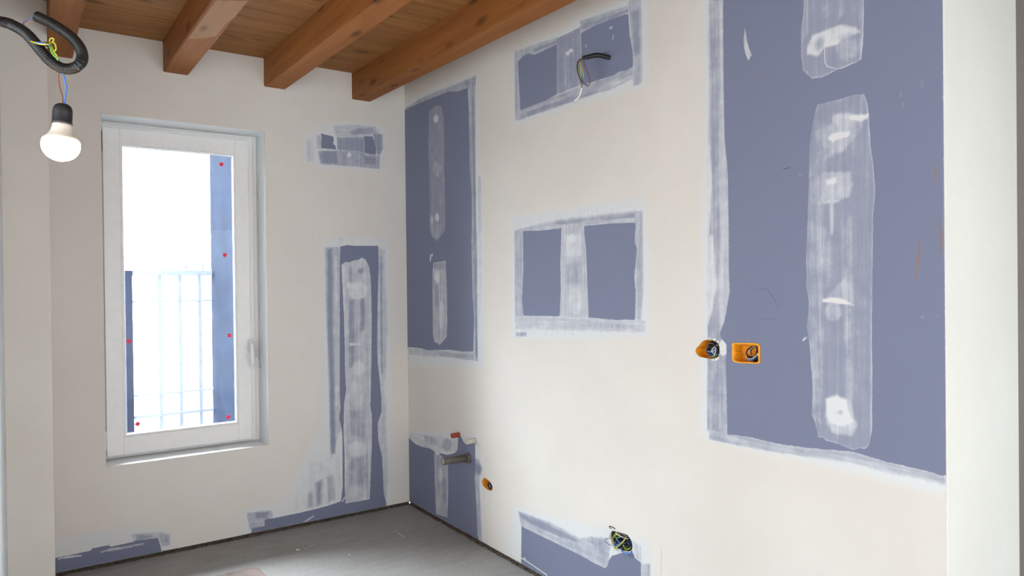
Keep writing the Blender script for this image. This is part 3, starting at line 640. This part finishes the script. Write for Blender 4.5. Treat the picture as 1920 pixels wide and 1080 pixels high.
s4 = patch('filler_strip', 'right', [(1533, 196.6), (1550, 192), (1571.6, 187), (1590, 181), (1608, 177), (1620.6, 176.4), (1627, 195.6), (1630, 223), (1632, 266), (1637.6, 308.5), (1641.5, 362), (1637.6, 400), (1636.6, 480), (1635, 621), (1636, 726), (1635, 807), (1629.5, 835), (1622, 842), (1613, 840), (1600, 844), (1582, 837), (1565, 830), (1550, 826.6), (1543, 820), (1534.5, 821), (1529, 793), (1522, 779), (1524, 726), (1518.7, 649), (1513.4, 613.7), (1517, 568), (1512, 533), (1511.7, 480), (1515, 400), (1516, 362), (1518, 276.5), (1521.5, 244.6), (1527, 217)],
      base=.42, off=.0018, ridge=.20, rough=.0010, parent=r4, cell=.005,
      ops=[([(1530, 230), (1550, 230), (1545, 400), (1540, 800), (1528, 780), (1520, 560), (1518, 400)], .56, .03, 0), ([(1584, 400), (1600, 400), (1600, 760), (1584, 760)], .60, .04, 0), ([(1545, 450), (1560, 450), (1560, 540), (1545, 540)], .58, .03, 0), ([(1532, 430), (1552, 430), (1552, 500), (1534, 500)], .60, .03, 0),
           ([(1528, 248), (1560, 232), (1575, 216), (1628, 216), (1612, 250), (1580, 282), (1545, 300), (1556, 280), (1530, 268)], .62, .02),
           ([(1563, 214), (1595, 212), (1596, 228), (1590, 250), (1585, 284), (1574, 284), (1572, 240), (1562, 228)], .74, .015), ([(1592, 216), (1628, 214), (1627, 223), (1612, 228), (1596, 224)], .93, .008),
           ([(1552, 260), (1560, 252), (1565, 250), (1595, 245.6), (1592, 256), (1570, 261), (1563, 266)], .95, .007),
           ([(1540, 323), (1596, 321), (1600, 345), (1592, 368), (1570, 376), (1535, 384), (1545, 350)], .66, .012), ([(1548, 338), (1570, 332), (1568, 344), (1552, 348)], .88, .01), (ell(1585, 348, 12, 24), .72, .02), (ell(1561, 378, 14, 3, rot=-.1), .8, .006), ([(1557, 345), (1562, 345), (1563, 440), (1558, 440)], .74, .01),
           ([(1553, 552), (1586, 520), (1600, 545), (1600, 570), (1555, 568)], .62, .012), (ell(1563, 585, 17, 18), .64, .01), ([(1542, 561), (1560, 558), (1580, 560), (1602, 572), (1580, 570), (1545, 566)], .98, .006),
           ([(1548.6, 747), (1568, 740), (1592.6, 749), (1600, 765), (1603, 779), (1608, 797), (1599.6, 818), (1575, 815), (1561, 811), (1552, 795), (1548.6, 783)], .74, .015), ([(1549, 748), (1568, 742), (1588, 750), (1592, 770), (1600, 790), (1580, 800), (1556, 792), (1550, 775)], .93, .012), (ell(1575, 773, 6, 4), .8, .01)])
patch('filler_smear', 'right', [(1397, 51), (1399, 62), (1401, 77), (1405, 92), (1411, 104), (1407, 107), (1403.5, 114), (1398, 102), (1395, 87), (1394.5, 70)], base=.70, off=.0016, cell=.003, parent=r4, rough=.0004)
patch('filler_smear', 'right', [(1504, 638), (1508, 633), (1514, 631), (1511, 636), (1506, 640)], base=.8, off=.0016, cell=.003, parent=r4)
for c in ((1728, 156, 6, 11), (1688, 176, 5, 9), (1502, 328, 7, 5), (1692, 195, 5, 8), (1730, 594, 5, 5), (1758, 592, 5, 5)):
    patch('filler_smear', 'right', ell(*c), base=.0, off=.0012, cell=.003, parent=r4, ops=[(ell(c[0], c[1], c[2]*.5, c[3]*.5), .22, .03)])
def line_mark(name, pts, r, mat, par):
    bm = bmesh.new(); P_ = [np.array(p3('right', *uv('right', [q])[0], .0012)) for q in pts]; P_ = catmull(P_, 5); n = len(P_); vs_ = []
    for i, p in enumerate(P_):
        t = P_[min(i+1, n-1)]-P_[max(i-1, 0)]; t /= np.linalg.norm(t); nn = np.array([0, -t[2], t[1]]); ww = r*math.sin(math.pi*(i+.4)/(n-.2))**.5
        vs_.append((bm.verts.new(p+nn*ww), bm.verts.new(p-nn*ww)))
    for a, b in zip(vs_, vs_[1:]): bm.faces.new((a[0], b[0], b[1], a[1]))
    return obj(name, bm, mat, par)
line_mark('scratch', [(1725, 445), (1724, 470), (1721, 500), (1717, 527)], .0018, M['scratch_brown'], r4)
line_mark('scratch', [(1753, 310), (1754, 345)], .0016, M['scratch_brown'], r4)
line_mark('scratch', [(1762, 410), (1763, 440), (1765, 475)], .0018, M['scratch_brown'], r4)
line_mark('scratch', [(1416.5, 125), (1418, 140), (1418, 149)], .0010, M['scratch_brown'], r4)
line_mark('pencil_mark', [(1468, 317.5), (1476, 316), (1483, 313.5)], .0012, M['pencil'], r4)
line_mark('pencil_mark', [(1414, 542.5), (1430, 542), (1442, 546), (1458, 572), (1462, 584)], .0005, M['pencil'], r4)
line_mark('pencil_mark', [(1424, 597), (1440, 598), (1455, 598)], .0005, M['pencil'], r4)
line_mark('pencil_mark', [(1360, 657), (1372, 658)], .0005, M['pencil'], r4)
# low patch in the corner, around the pipes
r5 = patch('bare_board', 'right', [(763, 800), (800, 798), (850, 802), (905, 800), (912, 840), (918, 880), (916, 1000), (915, 1045), (760, 960)], parent=wall_right, holes=[H_DRAIN, H_RED, H_WHITE, H_SPOT, HOLE_C],
      ops=[([(763, 808), (850, 808), (895, 812), (906, 860), (910, 1040), (763, 960)], .94, .04),
           ([(766, 812), (800, 814), (840, 820), (858, 822), (859, 846), (826, 852), (792, 839), (768, 824)], .84, .02, 1), (ell(808, 826, 14, 6, rot=.3), .66, .025), (ell(838, 834, 9, 11), .62, .02, 0),
           ([(890, 858), (898, 862), (905, 880), (899, 895), (904, 1015), (896, 1012), (890, 900)], .66, .014, 0), ([(893, 868), (901, 874), (900, 888), (892, 888)], .45, .015)],
      bare=[[(764, 820), (768, 822), (780, 833), (792, 838), (806, 841), (814, 846), (820, 855), (826, 850), (838, 853), (852, 850), (858, 844), (859, 820), (864, 818), (870, 830), (886, 829), (891, 827), (891.5, 882), (890, 897), (892, 925), (894, 956), (895.6, 1004), (899, 1040), (760, 960)]])
patch('filler_strip', 'right', [(814, 851), (825, 852.6), (840, 865), (840.7, 919), (839, 970), (828, 967), (818, 964), (816, 919), (815, 880)], base=.64, off=.0018, ridge=.12, rough=.0006, parent=r5, ops=[(ell(826, 890, 4, 14), .84, .02), (ell(834, 920, 4, 26), .50, .02), (ell(822, 940, 3, 18), .78, .02)])
line_mark('scratch', [(881, 955), (882, 975), (883, 990)], .003, M['scratch_brown'], r5)
# low patch at the bottom, under the nearest wiring hole
r6 = patch('bare_board', 'right', [(955, 935), (1000, 940), (1060, 960), (1140, 985), (1205, 1000), (1240, 1030), (1240, 1250), (1000, 1110), (945, 1062)], parent=wall_right, holes=[HOLE_D],
      ops=[([(962, 948), (1060, 974), (1140, 994), (1215, 1015), (1226, 1080), (1226, 1250), (950, 1062)], .92, .05),
           ([(971, 958), (1027, 978), (1060, 994), (1086, 1010), (1110, 1006), (1140, 1010), (1150, 1045), (1140, 1066), (1094, 1045), (1044, 1020), (978, 988)], .66, .014, 1),
           ([(975, 962), (1020, 980), (1075, 1008), (1082, 1016), (1040, 1002), (976, 970)], .42, .012, 1), ([(1110, 1012), (1136, 1018), (1134, 1045), (1115, 1030)], .58, .02, 0),
           ([(1186, 1012), (1202, 1025), (1204, 1055), (1192, 1052)], .74, .02, 0), ([(1202, 1056), (1219, 1058), (1220, 1240), (1202, 1240)], .68, .014, 0), ([(1143, 1030), (1152, 1030), (1150, 1048), (1142, 1050)], .92, .01)],
      bare=[[(978, 986.5), (992, 994), (1044, 1019), (1094, 1044), (1115, 1056), (1136, 1065.6), (1140, 1060), (1142, 1050), (1148, 1042), (1165, 1037), (1186, 1036), (1190, 1046), (1202, 1055), (1202, 1260), (978, 1110)]])
bm = bmesh.new()
for q0, q1 in (((961, 1037), (985, 1050)), ((985, 1050), (1026, 1078)), ((1026, 1078), (1026, 1084)), ((983, 1045), (986, 1048.5))):
    a, b = [p3('right', *uv('right', [q])[0], .002) for q in (q0, q1)]; tube(bm, [a, b], .0022, 6)
obj('filler_bead', bm, M['filler'], r6)

# ------------------------------------------------------------ wiring boxes in the right wall
def flush_box(label, hole, yc, zc_, w_, h_, wires, rim=True, group='wiring boxes in the right wall', body='yellow_box'):
    t = tag(empty('wiring_box', (0, yc, zc_-h_/2)), label, 'wiring box', group)
    bm = bmesh.new(); n = len(hole)
    c = hole.mean(0)
    def loop(sc, x): return [bm.verts.new((x, *(c+(p-c)*sc))) for p in hole]
    rings = [loop(.985, .0005), loop(.88, .0005) if rim else loop(.96, .002), loop(.88, .046), loop(.80, .052)]
    if rim: rings = [loop(.985, .010), loop(.985, -.0022), loop(.86, -.0022), loop(.84, .0005), loop(.84, .046), loop(.76, .052)]
    for a, b in zip(rings, rings[1:]):
        for k in range(n): bm.faces.new((a[k], a[(k+1) % n], b[(k+1) % n], b[k]))
    bm.faces.new(rings[-1]); keep(obj('box_body', bm, M[body]), t)
    for mat, pts, r in wires:
        bm = bmesh.new(); P_ = catmull([(x, c[0]+u*w_/2, c[1]+v*h_/2) for x, u, v in pts], 7); tube(bm, P_, r, 7)
        keep(obj('wire', bm, M[mat], smooth=True), t)
    # lugs with screws
    if rim:
        for s in (-1, 1):
            bm = bmesh.new(); tube(bm, [(.004, c[0]+s*w_*.40, c[1]), (.040, c[0]+s*w_*.40, c[1])], .0045, 10); keep(obj('screw_lug', bm, M['yellow_box']), t)
    return t
def coil(x0, cu, cv, ru, rv, a0, a1, n=8, dx=.01):
    return [(x0-dx*math.sin(k/(n-1)*math.pi), cu+ru*math.cos(a0+(a1-a0)*k/(n-1)), cv+rv*math.sin(a0+(a1-a0)*k/(n-1))) for k in range(n)]
# in these lists u runs along +y (to the left in the photo), v up
flush_box('orange wiring box crammed with wires, its shaded inside drawn as black coils, left of the pair, broken plaster round it', HOLE_A, HOLE_A.mean(0)[0], HOLE_A.mean(0)[1], np.ptp(HOLE_A[:, 0]), np.ptp(HOLE_A[:, 1]),
    [('wire_black', coil(.030-.004*k, -.25+.03*k, .1-.05*k, .55-.07*k, .72-.08*k, k*.9, k*.9+5.8, dx=.008), .0048) for k in range(5)]+[('wire_black', coil(.014, -.25, .1, .45, .60, .2, 5.9, dx=.012), .003), ('wire_black', coil(.018, -.3, -.1, .5, .5, 1, 6.8), .003), ('wire_black', coil(.020, -.2, .4, .35, .3, 0, 6), .0028), ('wire_black', coil(.022, -.35, -.3, .4, .4, 2, 8), .003), ('wire_black', coil(.03, -.25, .0, .3, .5, 0, 6), .004),  # thick black coils also fill in the shade inside the box
     ('wire_blue', coil(.008, -.2, .25, .45, .5, 3.3, 5.9, dx=.010), .0016), ('wire_grey', coil(.010, -.15, .35, .50, .55, 2.6, 5.2, dx=.012), .0014), ('wire_grey', coil(.006, -.35, -.15, .30, .50, 2.4, 4.9, dx=.010), .0017), ('wire_green', coil(.008, -.35, -.1, .45, .6, 3.6, 5.8, dx=.008), .0014), ('wire_grey', [(.012, -.70, .55), (-.002, -.45, .2), (-.003, -.40, -.2), (.008, -.55, -.5)], .0018), ('wire_blue', coil(.006, -.3, -.3, .35, .35, 3.0, 6.0), .0015)], rim=False)
flush_box('orange three-module wiring box with a clean rim, right of the pair, on bare blue board', HOLE_B, HOLE_B.mean(0)[0], HOLE_B.mean(0)[1], np.ptp(HOLE_B[:, 0]), np.ptp(HOLE_B[:, 1]),
    [('wire_black', coil(.034-.003*k, -.36+.02*k, -.02-.05*k, .40-.05*k, .66-.09*k, 1.6+k*.3, 5.8, dx=.010), .0046) for k in range(4)]+[('wire_black', coil(.020, -.25, .05, .38, .62, 2.6, 5.6, dx=.018), .0035), ('wire_black', coil(.024, -.30, -.05, .36, .5, 2.4, 5.9, dx=.012), .0035), ('wire_blue', coil(.014, -.28, .0, .42, .55, 3.0, 5.7, dx=.014), .0018), ('wire_grey', coil(.010, -.25, .12, .46, .55, 3.1, 5.5, dx=.012), .0012), ('wire_brown', coil(.018, -.25, -.02, .34, .5, 3.0, 5.6, dx=.010), .0024), ('wire_black', [(.03, -.1, .65), (.012, .02, .3), (.010, .05, .0), (.02, .02, -.3)], .0026), ('wire_grey', [(.03, -.35, .65), (.012, -.2, .45), (.012, -.12, .1)], .0012), ('wire_black', [(.03, -.3, .65), (.012, -.22, .35), (.012, -.28, -.1)], .0026)])  # the thickest black coils draw the shadow inside this box
flush_box('small orange wiring box low in the wall beside the drain pipe', HOLE_C, HOLE_C.mean(0)[0], HOLE_C.mean(0)[1], np.ptp(HOLE_C[:, 0]), np.ptp(HOLE_C[:, 1]),
    [('wire_black', coil(.010, -.35, -.15, .35, .45, .3, 5.9), .004), ('wire_black', coil(.014, -.3, .0, .3, .45, 2, 8), .004), ('wire_grey', coil(.006, -.4, -.3, .3, .3, 1, 4), .0012), ('wire_black', coil(.018, -.4, .1, .3, .3, 0, 6), .005)], rim=False)
flush_box('ragged wiring hole near the floor spilling yellow, blue and black wires', HOLE_D, HOLE_D.mean(0)[0], HOLE_D.mean(0)[1], np.ptp(HOLE_D[:, 0]), np.ptp(HOLE_D[:, 1]),
    [('wire_black', coil(.014, -.2, .1, .6, .6, 0, 6), .004), ('wire_black', coil(.010, .1, .2, .6, .5, 1, 7), .004), ('wire_black', coil(.018, -.3, -.2, .5, .5, 0, 6), .005), ('wire_black', coil(.016, .3, .1, .4, .7, 0, 6), .005), ('wire_blue', coil(.020, .0, -.2, .5, .5, 0, 6), .004),
     ('wire_blue', [(.010, .62, .0), (-.012, .3, .15), (-.016, -.1, -.35), (-.004, .6, -.85), (.008, .7, -.5)], .0026), ('wire_blue', [(.01, -.3, .5), (-.014, -.35, .2), (-.018, .1, -.4), (.006, .65, -.6)], .0022),
     ('wire_yellow', [(.010, -.35, .75), (-.016, -.45, .3), (-.022, -.15, -.3), (-.020, .35, -.95), (-.006, .55, -1.0)], .0028), ('wire_yellow', [(.01, .1, .75), (-.012, .5, .35), (-.014, .62, -.1), (.0, .68, -.75)], .0022), ('wire_green', [(.010, .3, .7), (-.010, .55, .5), (-.012, .3, .25), (.010, -.1, .55)], .0022), ('wire_yellow', coil(.004, -.45, -.25, .35, .45, 3.2, 5.9), .0020), ('wire_green', coil(.006, -.4, -.2, .4, .4, 3.4, 5.9), .0020),
     ('wire_grey', [(.006, .85, .85), (-.014, .95, .3), (-.010, .92, -.3), (.0, .75, -.7)], .0016), ('wire_grey', [(.004, .55, .8), (-.018, .2, .75), (-.012, -.5, .6), (.006, -.6, .5)], .0018), ('wire_black', [(.006, 1.0, .7), (-.010, 1.05, 1.15), (-.008, .8, 1.2), (.004, .5, .95)], .0018), ('wire_black', [(-.002, .9, -.2), (-.014, 1.3, -.35), (-.014, 1.35, -.7), (-.008, 1.1, -.95), (-.002, .6, -.9)], .0010), ('wire_brown', [(.01, .0, .8), (-.01, .15, .5), (-.01, .2, .0), (.01, .1, -.4)], .0016), ('wire_blue', coil(.000, -.45, -.75, .5, .35, 2.6, 6.2, dx=.012), .0032), ('tape', [(-.010, .55, -.95), (-.012, .75, -1.0), (-.010, .85, -1.1)], .003)], rim=False, body='gap')  # body coloured dark, for the shade inside the hole
# ragged lips of plaster round the cut-outs (part of the wall)
bm = bmesh.new()
for hole, n, sel in ((HOLE_A, 26, lambda c, p: p[0] < c[0]-.01), (HOLE_D, 12, lambda c, p: p[1] < c[1] and p[0] > c[0])):
    c = hole.mean(0); k = 0
    while k < n:
        i = random.randrange(len(hole)); a, b = hole[i], hole[(i+1) % len(hole)]; p = a+(b-a)*random.random()
        if not sel(c, p): k += 1; continue
        q = p+(p-c)/np.linalg.norm(p-c)*random.uniform(.002, .009); s = random.uniform(.003, .007)
        bmesh.ops.create_icosphere(bm, subdivisions=1, radius=s, matrix=Matrix.Translation((-.0015, q[0], q[1])) @ Matrix.Diagonal((.5, random.uniform(.7, 1.5), random.uniform(.7, 1.5), 1))); k += 1
lips = obj('plaster_lip', bm, M['filler'], wall_right, smooth=True)

# ------------------------------------------------------------ pipes
def out_len(w_, px):                           # how far a pipe stands out of the right wall
    lo, hi = 0, .6
    for _ in range(40):
        mid = (lo+hi)/2; d = np.array([-mid, w_[0], w_[1]])-CAM; x = 960+FPX*(d@_R2)/(d@_F)
        if x > px: lo = mid
        else: hi = mid
    return lo
def pipe(name, label, key, px_end, r, wall_t, mat, drop=0, extra=None):
    y_, z_ = PIPE[key]; ln = out_len((y_, z_), px_end)
    t = tag(empty(name, (0, y_, z_)), label, 'pipe')
    X = Matrix.Translation((.05, y_, z_)) @ Matrix.Rotation(-math.pi/2+drop, 4, 'Y')
    n = ln+.05
    bm = bmesh.new(); lathe(bm, [(r-wall_t, n-.03), (r-wall_t, n), (r-wall_t*.3, n+.001), (r, n-.002), (r, 0), (r-wall_t, 0)], X, 24)
    keep(obj('pipe_body', bm, M[mat], smooth=True), t)
    bm = bmesh.new(); lathe(bm, [(r-wall_t-.0002, n-.028), (r-wall_t-.0002, n-.024)], X, 20)
    keep(obj('inner_face', bm, M['gap' if key != 'drain' else 'pipe_grey']), t)  # dark disc in the bore stands for the shade in the opening
    return t, X, n
t, X, n = pipe('drain_pipe', 'grey-brown drain pipe stub sticking out of the corner patch', 'drain', 830, .0215, .003, 'pipe_grey', .03)
bm = bmesh.new(); lathe(bm, [(.0220, .045), (.0290, .045), (.0300, .05), (.0300, .066), (.0285, .069), (.0220, .070)], X, 24); keep(obj('socket_ring', bm, M['pipe_grey'], smooth=True), t)
bm = bmesh.new(); lathe(bm, [(.0200, n-.006), (.0205, n-.002), (.004, n-.001)], X, 24); o = keep(obj('end_plug', bm, simple('pinkish_mortar_plug', (.34, .27, .24), .9, vary=.25, scale=80, bmp=.4), smooth=False), t); o['label'] = 'pinkish mortar plug in the pipe end'
pipe('water_pipe', 'short red capped water pipe above the drain pipe', 'red', 847, .0145, .003, 'pipe_red')
pipe('water_pipe', 'short white open water pipe, right of the red one', 'white', 874, .0150, .004, 'pipe_white')

# ------------------------------------------------------------ conduit with wire loop on the high patch
y_, z_ = PIPE['cond']; ln = out_len((y_, z_), 1095)
t = tag(empty('wall_conduit', (0, y_, z_)), 'black conduit stub with a loop of wires on the high blue patch', 'conduit')
def corrug(path, r, pitch=.0042, depth=.0014, seg=14):
    P_ = [np.array(p) for p in path]; s = [0]
    for a, b in zip(P_, P_[1:]): s.append(s[-1]+np.linalg.norm(b-a))
    tot = s[-1]; m = int(tot/pitch*4); q = np.linspace(0, tot, m)
    R_ = np.stack([np.interp(q, s, [p[i] for p in P_]) for i in range(3)], 1)
    bm = bmesh.new(); tube(bm, R_, r, seg, rf=lambda i, s_: r-(depth if i % 4 in (0, 3) else 0)); return bm
ce = np.array([-ln, y_+.004, z_-.026])
keep(obj('conduit', corrug(catmull([(.05, y_, z_), (-.0, y_, z_), (-ln*.5, y_, z_-.002), tuple(ce)], 12), .0105), M['black'], smooth=True), t)
def at_depth(px, py, dep):                     # a point at a chosen real depth in front of the lens
    d = _F + _R2*(px-960)/FPX + _U2*(540-py)/FPX; return CAM + d*dep
dep = float((ce-CAM)@_F)
def wire_px(par, mat, pts, dep0, r, ddep=None, name='wire'):
    P_ = [at_depth(px, py, dep0+(dd[0] if dd else 0)) for px, py, *dd in pts]
    bm = bmesh.new(); tube(bm, catmull(P_, 8), r, 8); return keep(obj(name, bm, M[mat], smooth=True), par)
for mat, pts in (('wire_blue', [(1100, 112, .0), (1090, 116), (1092, 130, -.01), (1094, 150, -.01), (1100, 160), (1105, 158), (1105, 148), (1100, 132), (1094, 117, .01)]),
                 ('wire_brown', [(1100, 110), (1088, 114), (1083, 122), (1084, 138), (1088, 150), (1091, 158), (1090.5, 166)]),
                 ('wire_brown', [(1098, 111, .0), (1095, 118, -.012), (1103, 138, -.012), (1106, 152, -.01), (1103, 161, -.01), (1096, 158, -.01), (1090, 145, -.01)]),
                 ('wire_yellow', [(1100, 111, .01), (1086, 113, .01), (1083, 119, .01), (1085, 132, .01), (1090, 146, .01), (1093, 152, .01), (1094, 140, -.02), (1090, 124, -.02), (1087, 116, -.01)]),
                 ('wire_green', [(1099, 112, .01), (1088, 118, .01), (1086, 130, .012), (1089, 142, .01), (1094, 154, 0), (1101, 160, 0)]),
                 ('wire_black', [(1100, 110, -.005), (1086, 112, -.01), (1082, 126, -.01), (1086, 144, -.01), (1092, 154, -.01)])):
    wire_px(t, mat, pts, dep, .0021)
wire_px(t, 'tape', [(1090.5, 165), (1089, 172), (1085, 182), (1080, 187), (1077, 189)], dep, .0034, name='tape_end')

# ------------------------------------------------------------ hanging bulb
DB = 1.30
bc = at_depth(115, 262, DB)
lamp = tag(empty('hanging_lamp', tuple(at_depth(0, 40, DB))), 'lit bulb in a black holder hanging by thin wires from a curled black conduit', 'lamp')
top = Vector(at_depth(118.3, 194, DB)); bot = Vector(at_depth(112.5, 302, DB)); ax = (top-bot); Lb = ax.length
X = Matrix.Translation(bot) @ ax.to_track_quat('Z', 'Y').to_matrix().to_4x4()
k = Lb/108
bm = bmesh.new(); prof = [(31.5*math.sin(a), 29-29*math.cos(a)) for a in [i*math.pi/2/10 for i in range(11)]]+[(31.3, 33), (30.3, 38), (28.4, 41)]
lathe(bm, [(r*k, z*k) for r, z in prof], X, 40); diffuser_bm = bm
bm = bmesh.new(); lathe(bm, [(r*k, z*k) for r, z in [(26, 41.2), (28.2, 41.2), (25, 45), (20.5, 51), (17.6, 57), (16, 63), (15.3, 70), (14, 71)]], X, 36)
lathe(bm, [(r*k, z*k) for r, z in [(3, 41.3), (26, 41.25)]], X, 30)
bulb = keep(obj('bulb', bm, M['collar'], smooth=True), lamp); bulb['label'] = 'bulb with cream plastic collar'
d_ = obj('diffuser', diffuser_bm, M['lit'], smooth=True); d_.parent = bulb; d_['label'] = 'glowing white diffuser'
bm = bmesh.new(); lathe(bm, [(r*k, z*k) for r, z in [(14, 69), (17, 69), (17, 73), (16.4, 74), (16.4, 90), (15.6, 98), (13, 103.5), (8, 107), (3, 108)]], X, 32)
keep(obj('lamp_holder', bm, M['holder'], smooth=True), lamp)
DC = 1.31
cond = lamp
Pc = [(-60, 30, .10), (-30, 32, .05), (0, 40, .02), (25, 48), (48, 62, -.005), (65, 80, -.01), (80, 99, -.01), (96, 116, -.005), (115, 127.5), (134, 129), (149, 121), (154.5, 106, .012), (149, 88, .018), (134, 70, .022), (112, 54, .025), (90, 41, .025), (69, 31, .025)]
keep(obj('conduit_tube', corrug(catmull([np.array(q) for q in ((-2.45, -2.70, 2.83), (-2.46, -2.71, 2.60), (-2.44, -2.73, 2.30), (-2.36, -2.75, 2.08), (-2.26, -2.77, 2.00))]+[at_depth(px, py, DC+(d[0] if d else 0)) for px, py, *d in Pc[2:]], 10), .0102, .0040, .0013, 16), M['black'], smooth=True), cond)
wire_px(cond, 'wire_blue', [(72, 34, .03), (62, 35, .03), (50, 38, .03), (42, 47, .03), (39, 58, .03), (44, 68, .03), (56, 76, .0), (70, 80, -.03), (86, 82, -.03), (96, 86, -.02)], DC, .0013)
wire_px(cond, 'wire_brown', [(72, 36, .03), (58, 37, .03), (46, 43, .03), (41, 52, .03), (42, 63, .03), (50, 72, .02), (62, 78, -.02), (78, 80, -.03), (94, 80, -.02)], DC, .0013)
wire_px(cond, 'wire_yellow', [(58, 77, -.02), (72, 82, -.03), (88, 83, -.03), (97, 80, -.02), (101, 74, -.02), (97, 71.5, -.02), (93, 76, -.02), (97, 88, -.02), (103, 100, -.02), (106, 106, -.02)], DC, .0013)
wire_px(cond, 'wire_green', [(90, 82, -.02), (95, 90, -.025), (97, 98, -.025), (101, 103, -.025), (105, 107, -.025), (109, 113, -.022)], DC, .0016)
wire_px(cond, 'wire_black', [(60, 79, -.02), (80, 84, -.03), (92, 88, -.02), (98, 96, -.02), (105, 104, -.02)], DC, .0013)
wire_px(cond, 'wire_yellow', [(99, 78, -.025), (104, 84, -.025), (105, 93, -.025), (101, 97, -.025), (105, 102, -.025), (110, 110, -.022)], DC, .0013)
wire_px(lamp, 'wire_brown', [(100, 98, .0), (106, 115, .005), (109.5, 134, .0), (110, 152), (113, 168), (117, 182), (118, 196)], DC, .0012)
wire_px(lamp, 'wire_blue', [(104, 100, .0), (112, 118, .005), (117, 134, .0), (122, 152), (124.5, 166), (122.5, 180), (121, 196)], DC, .0014)

# ------------------------------------------------------------ on the floor
c = hit(480, 1062, 2, .012)
bm = bmesh.new(); x1, y1 = c[0]+.01, c[1]; x0, y0 = x1-.55, y1-.75; rr = .045
pts = []
for cx, cy, a0 in ((x1-rr, y1-rr, 0), (x0+rr, y1-rr, 90), (x0+rr, y0+rr, 180), (x1-rr, y0+rr, 270)):
    for k in range(7): a = math.radians(a0+k*15); pts.append((cx+rr*math.cos(a), cy+rr*math.sin(a)))
A = [bm.verts.new((p[0], p[1], .0005)) for p in pts]; B = [bm.verts.new((p[0], p[1], .012)) for p in pts]
bm.faces.new(A); bm.faces.new(B)
for k in range(len(pts)): bm.faces.new((A[k], A[(k+1) % len(pts)], B[(k+1) % len(pts)], B[k]))
tag(obj('floor_board', bm, M['sheet']), 'reddish worn board with rounded corner lying on the concrete below the window', 'board')
bm = bmesh.new()
def crumb(px, py, s):
    h = hit(px, py, 2, 0.0); bmesh.ops.create_icosphere(bm, subdivisions=1, radius=s, matrix=Matrix.Translation((h[0], h[1], s*.12)) @ Matrix.Rotation(random.uniform(0, 3), 4, 'Z') @ Matrix.Diagonal((random.uniform(.8, 2.2), random.uniform(.6, 1.1), .35, 1)))
for px, py, s in ((557, 1031, .008), (561, 1031, .006), (572, 1029, .004), (578, 1027, .005), (583, 1024, .004), (588, 1023, .004), (615, 998, .003), (632, 998, .003), (748, 1001, .006), (752, 1004, .006), (756, 1006, .005), (742, 996, .003), (700, 1010, .003), (760, 965, .002), (820, 1030, .003), (890, 1060, .003), (313, 1042, .003), (655, 1040, .004), (640, 1050, .003)):
    crumb(px, py, s)
for _ in range(60):
    crumb(random.uniform(250, 950), random.uniform(1000, 1078) if random.random() < .8 else random.uniform(965, 1000), random.uniform(.0012, .0025))
bm2 = [v for v in bm.verts if v.co.x > -.01 or v.co.y > -.01]
bmesh.ops.delete(bm, geom=bm2, context='VERTS')
o = tag(obj('plaster_crumbs', bm, M['filler'], smooth=True), 'white plaster crumbs scattered on the grey concrete floor', 'debris'); o['kind'] = 'stuff'
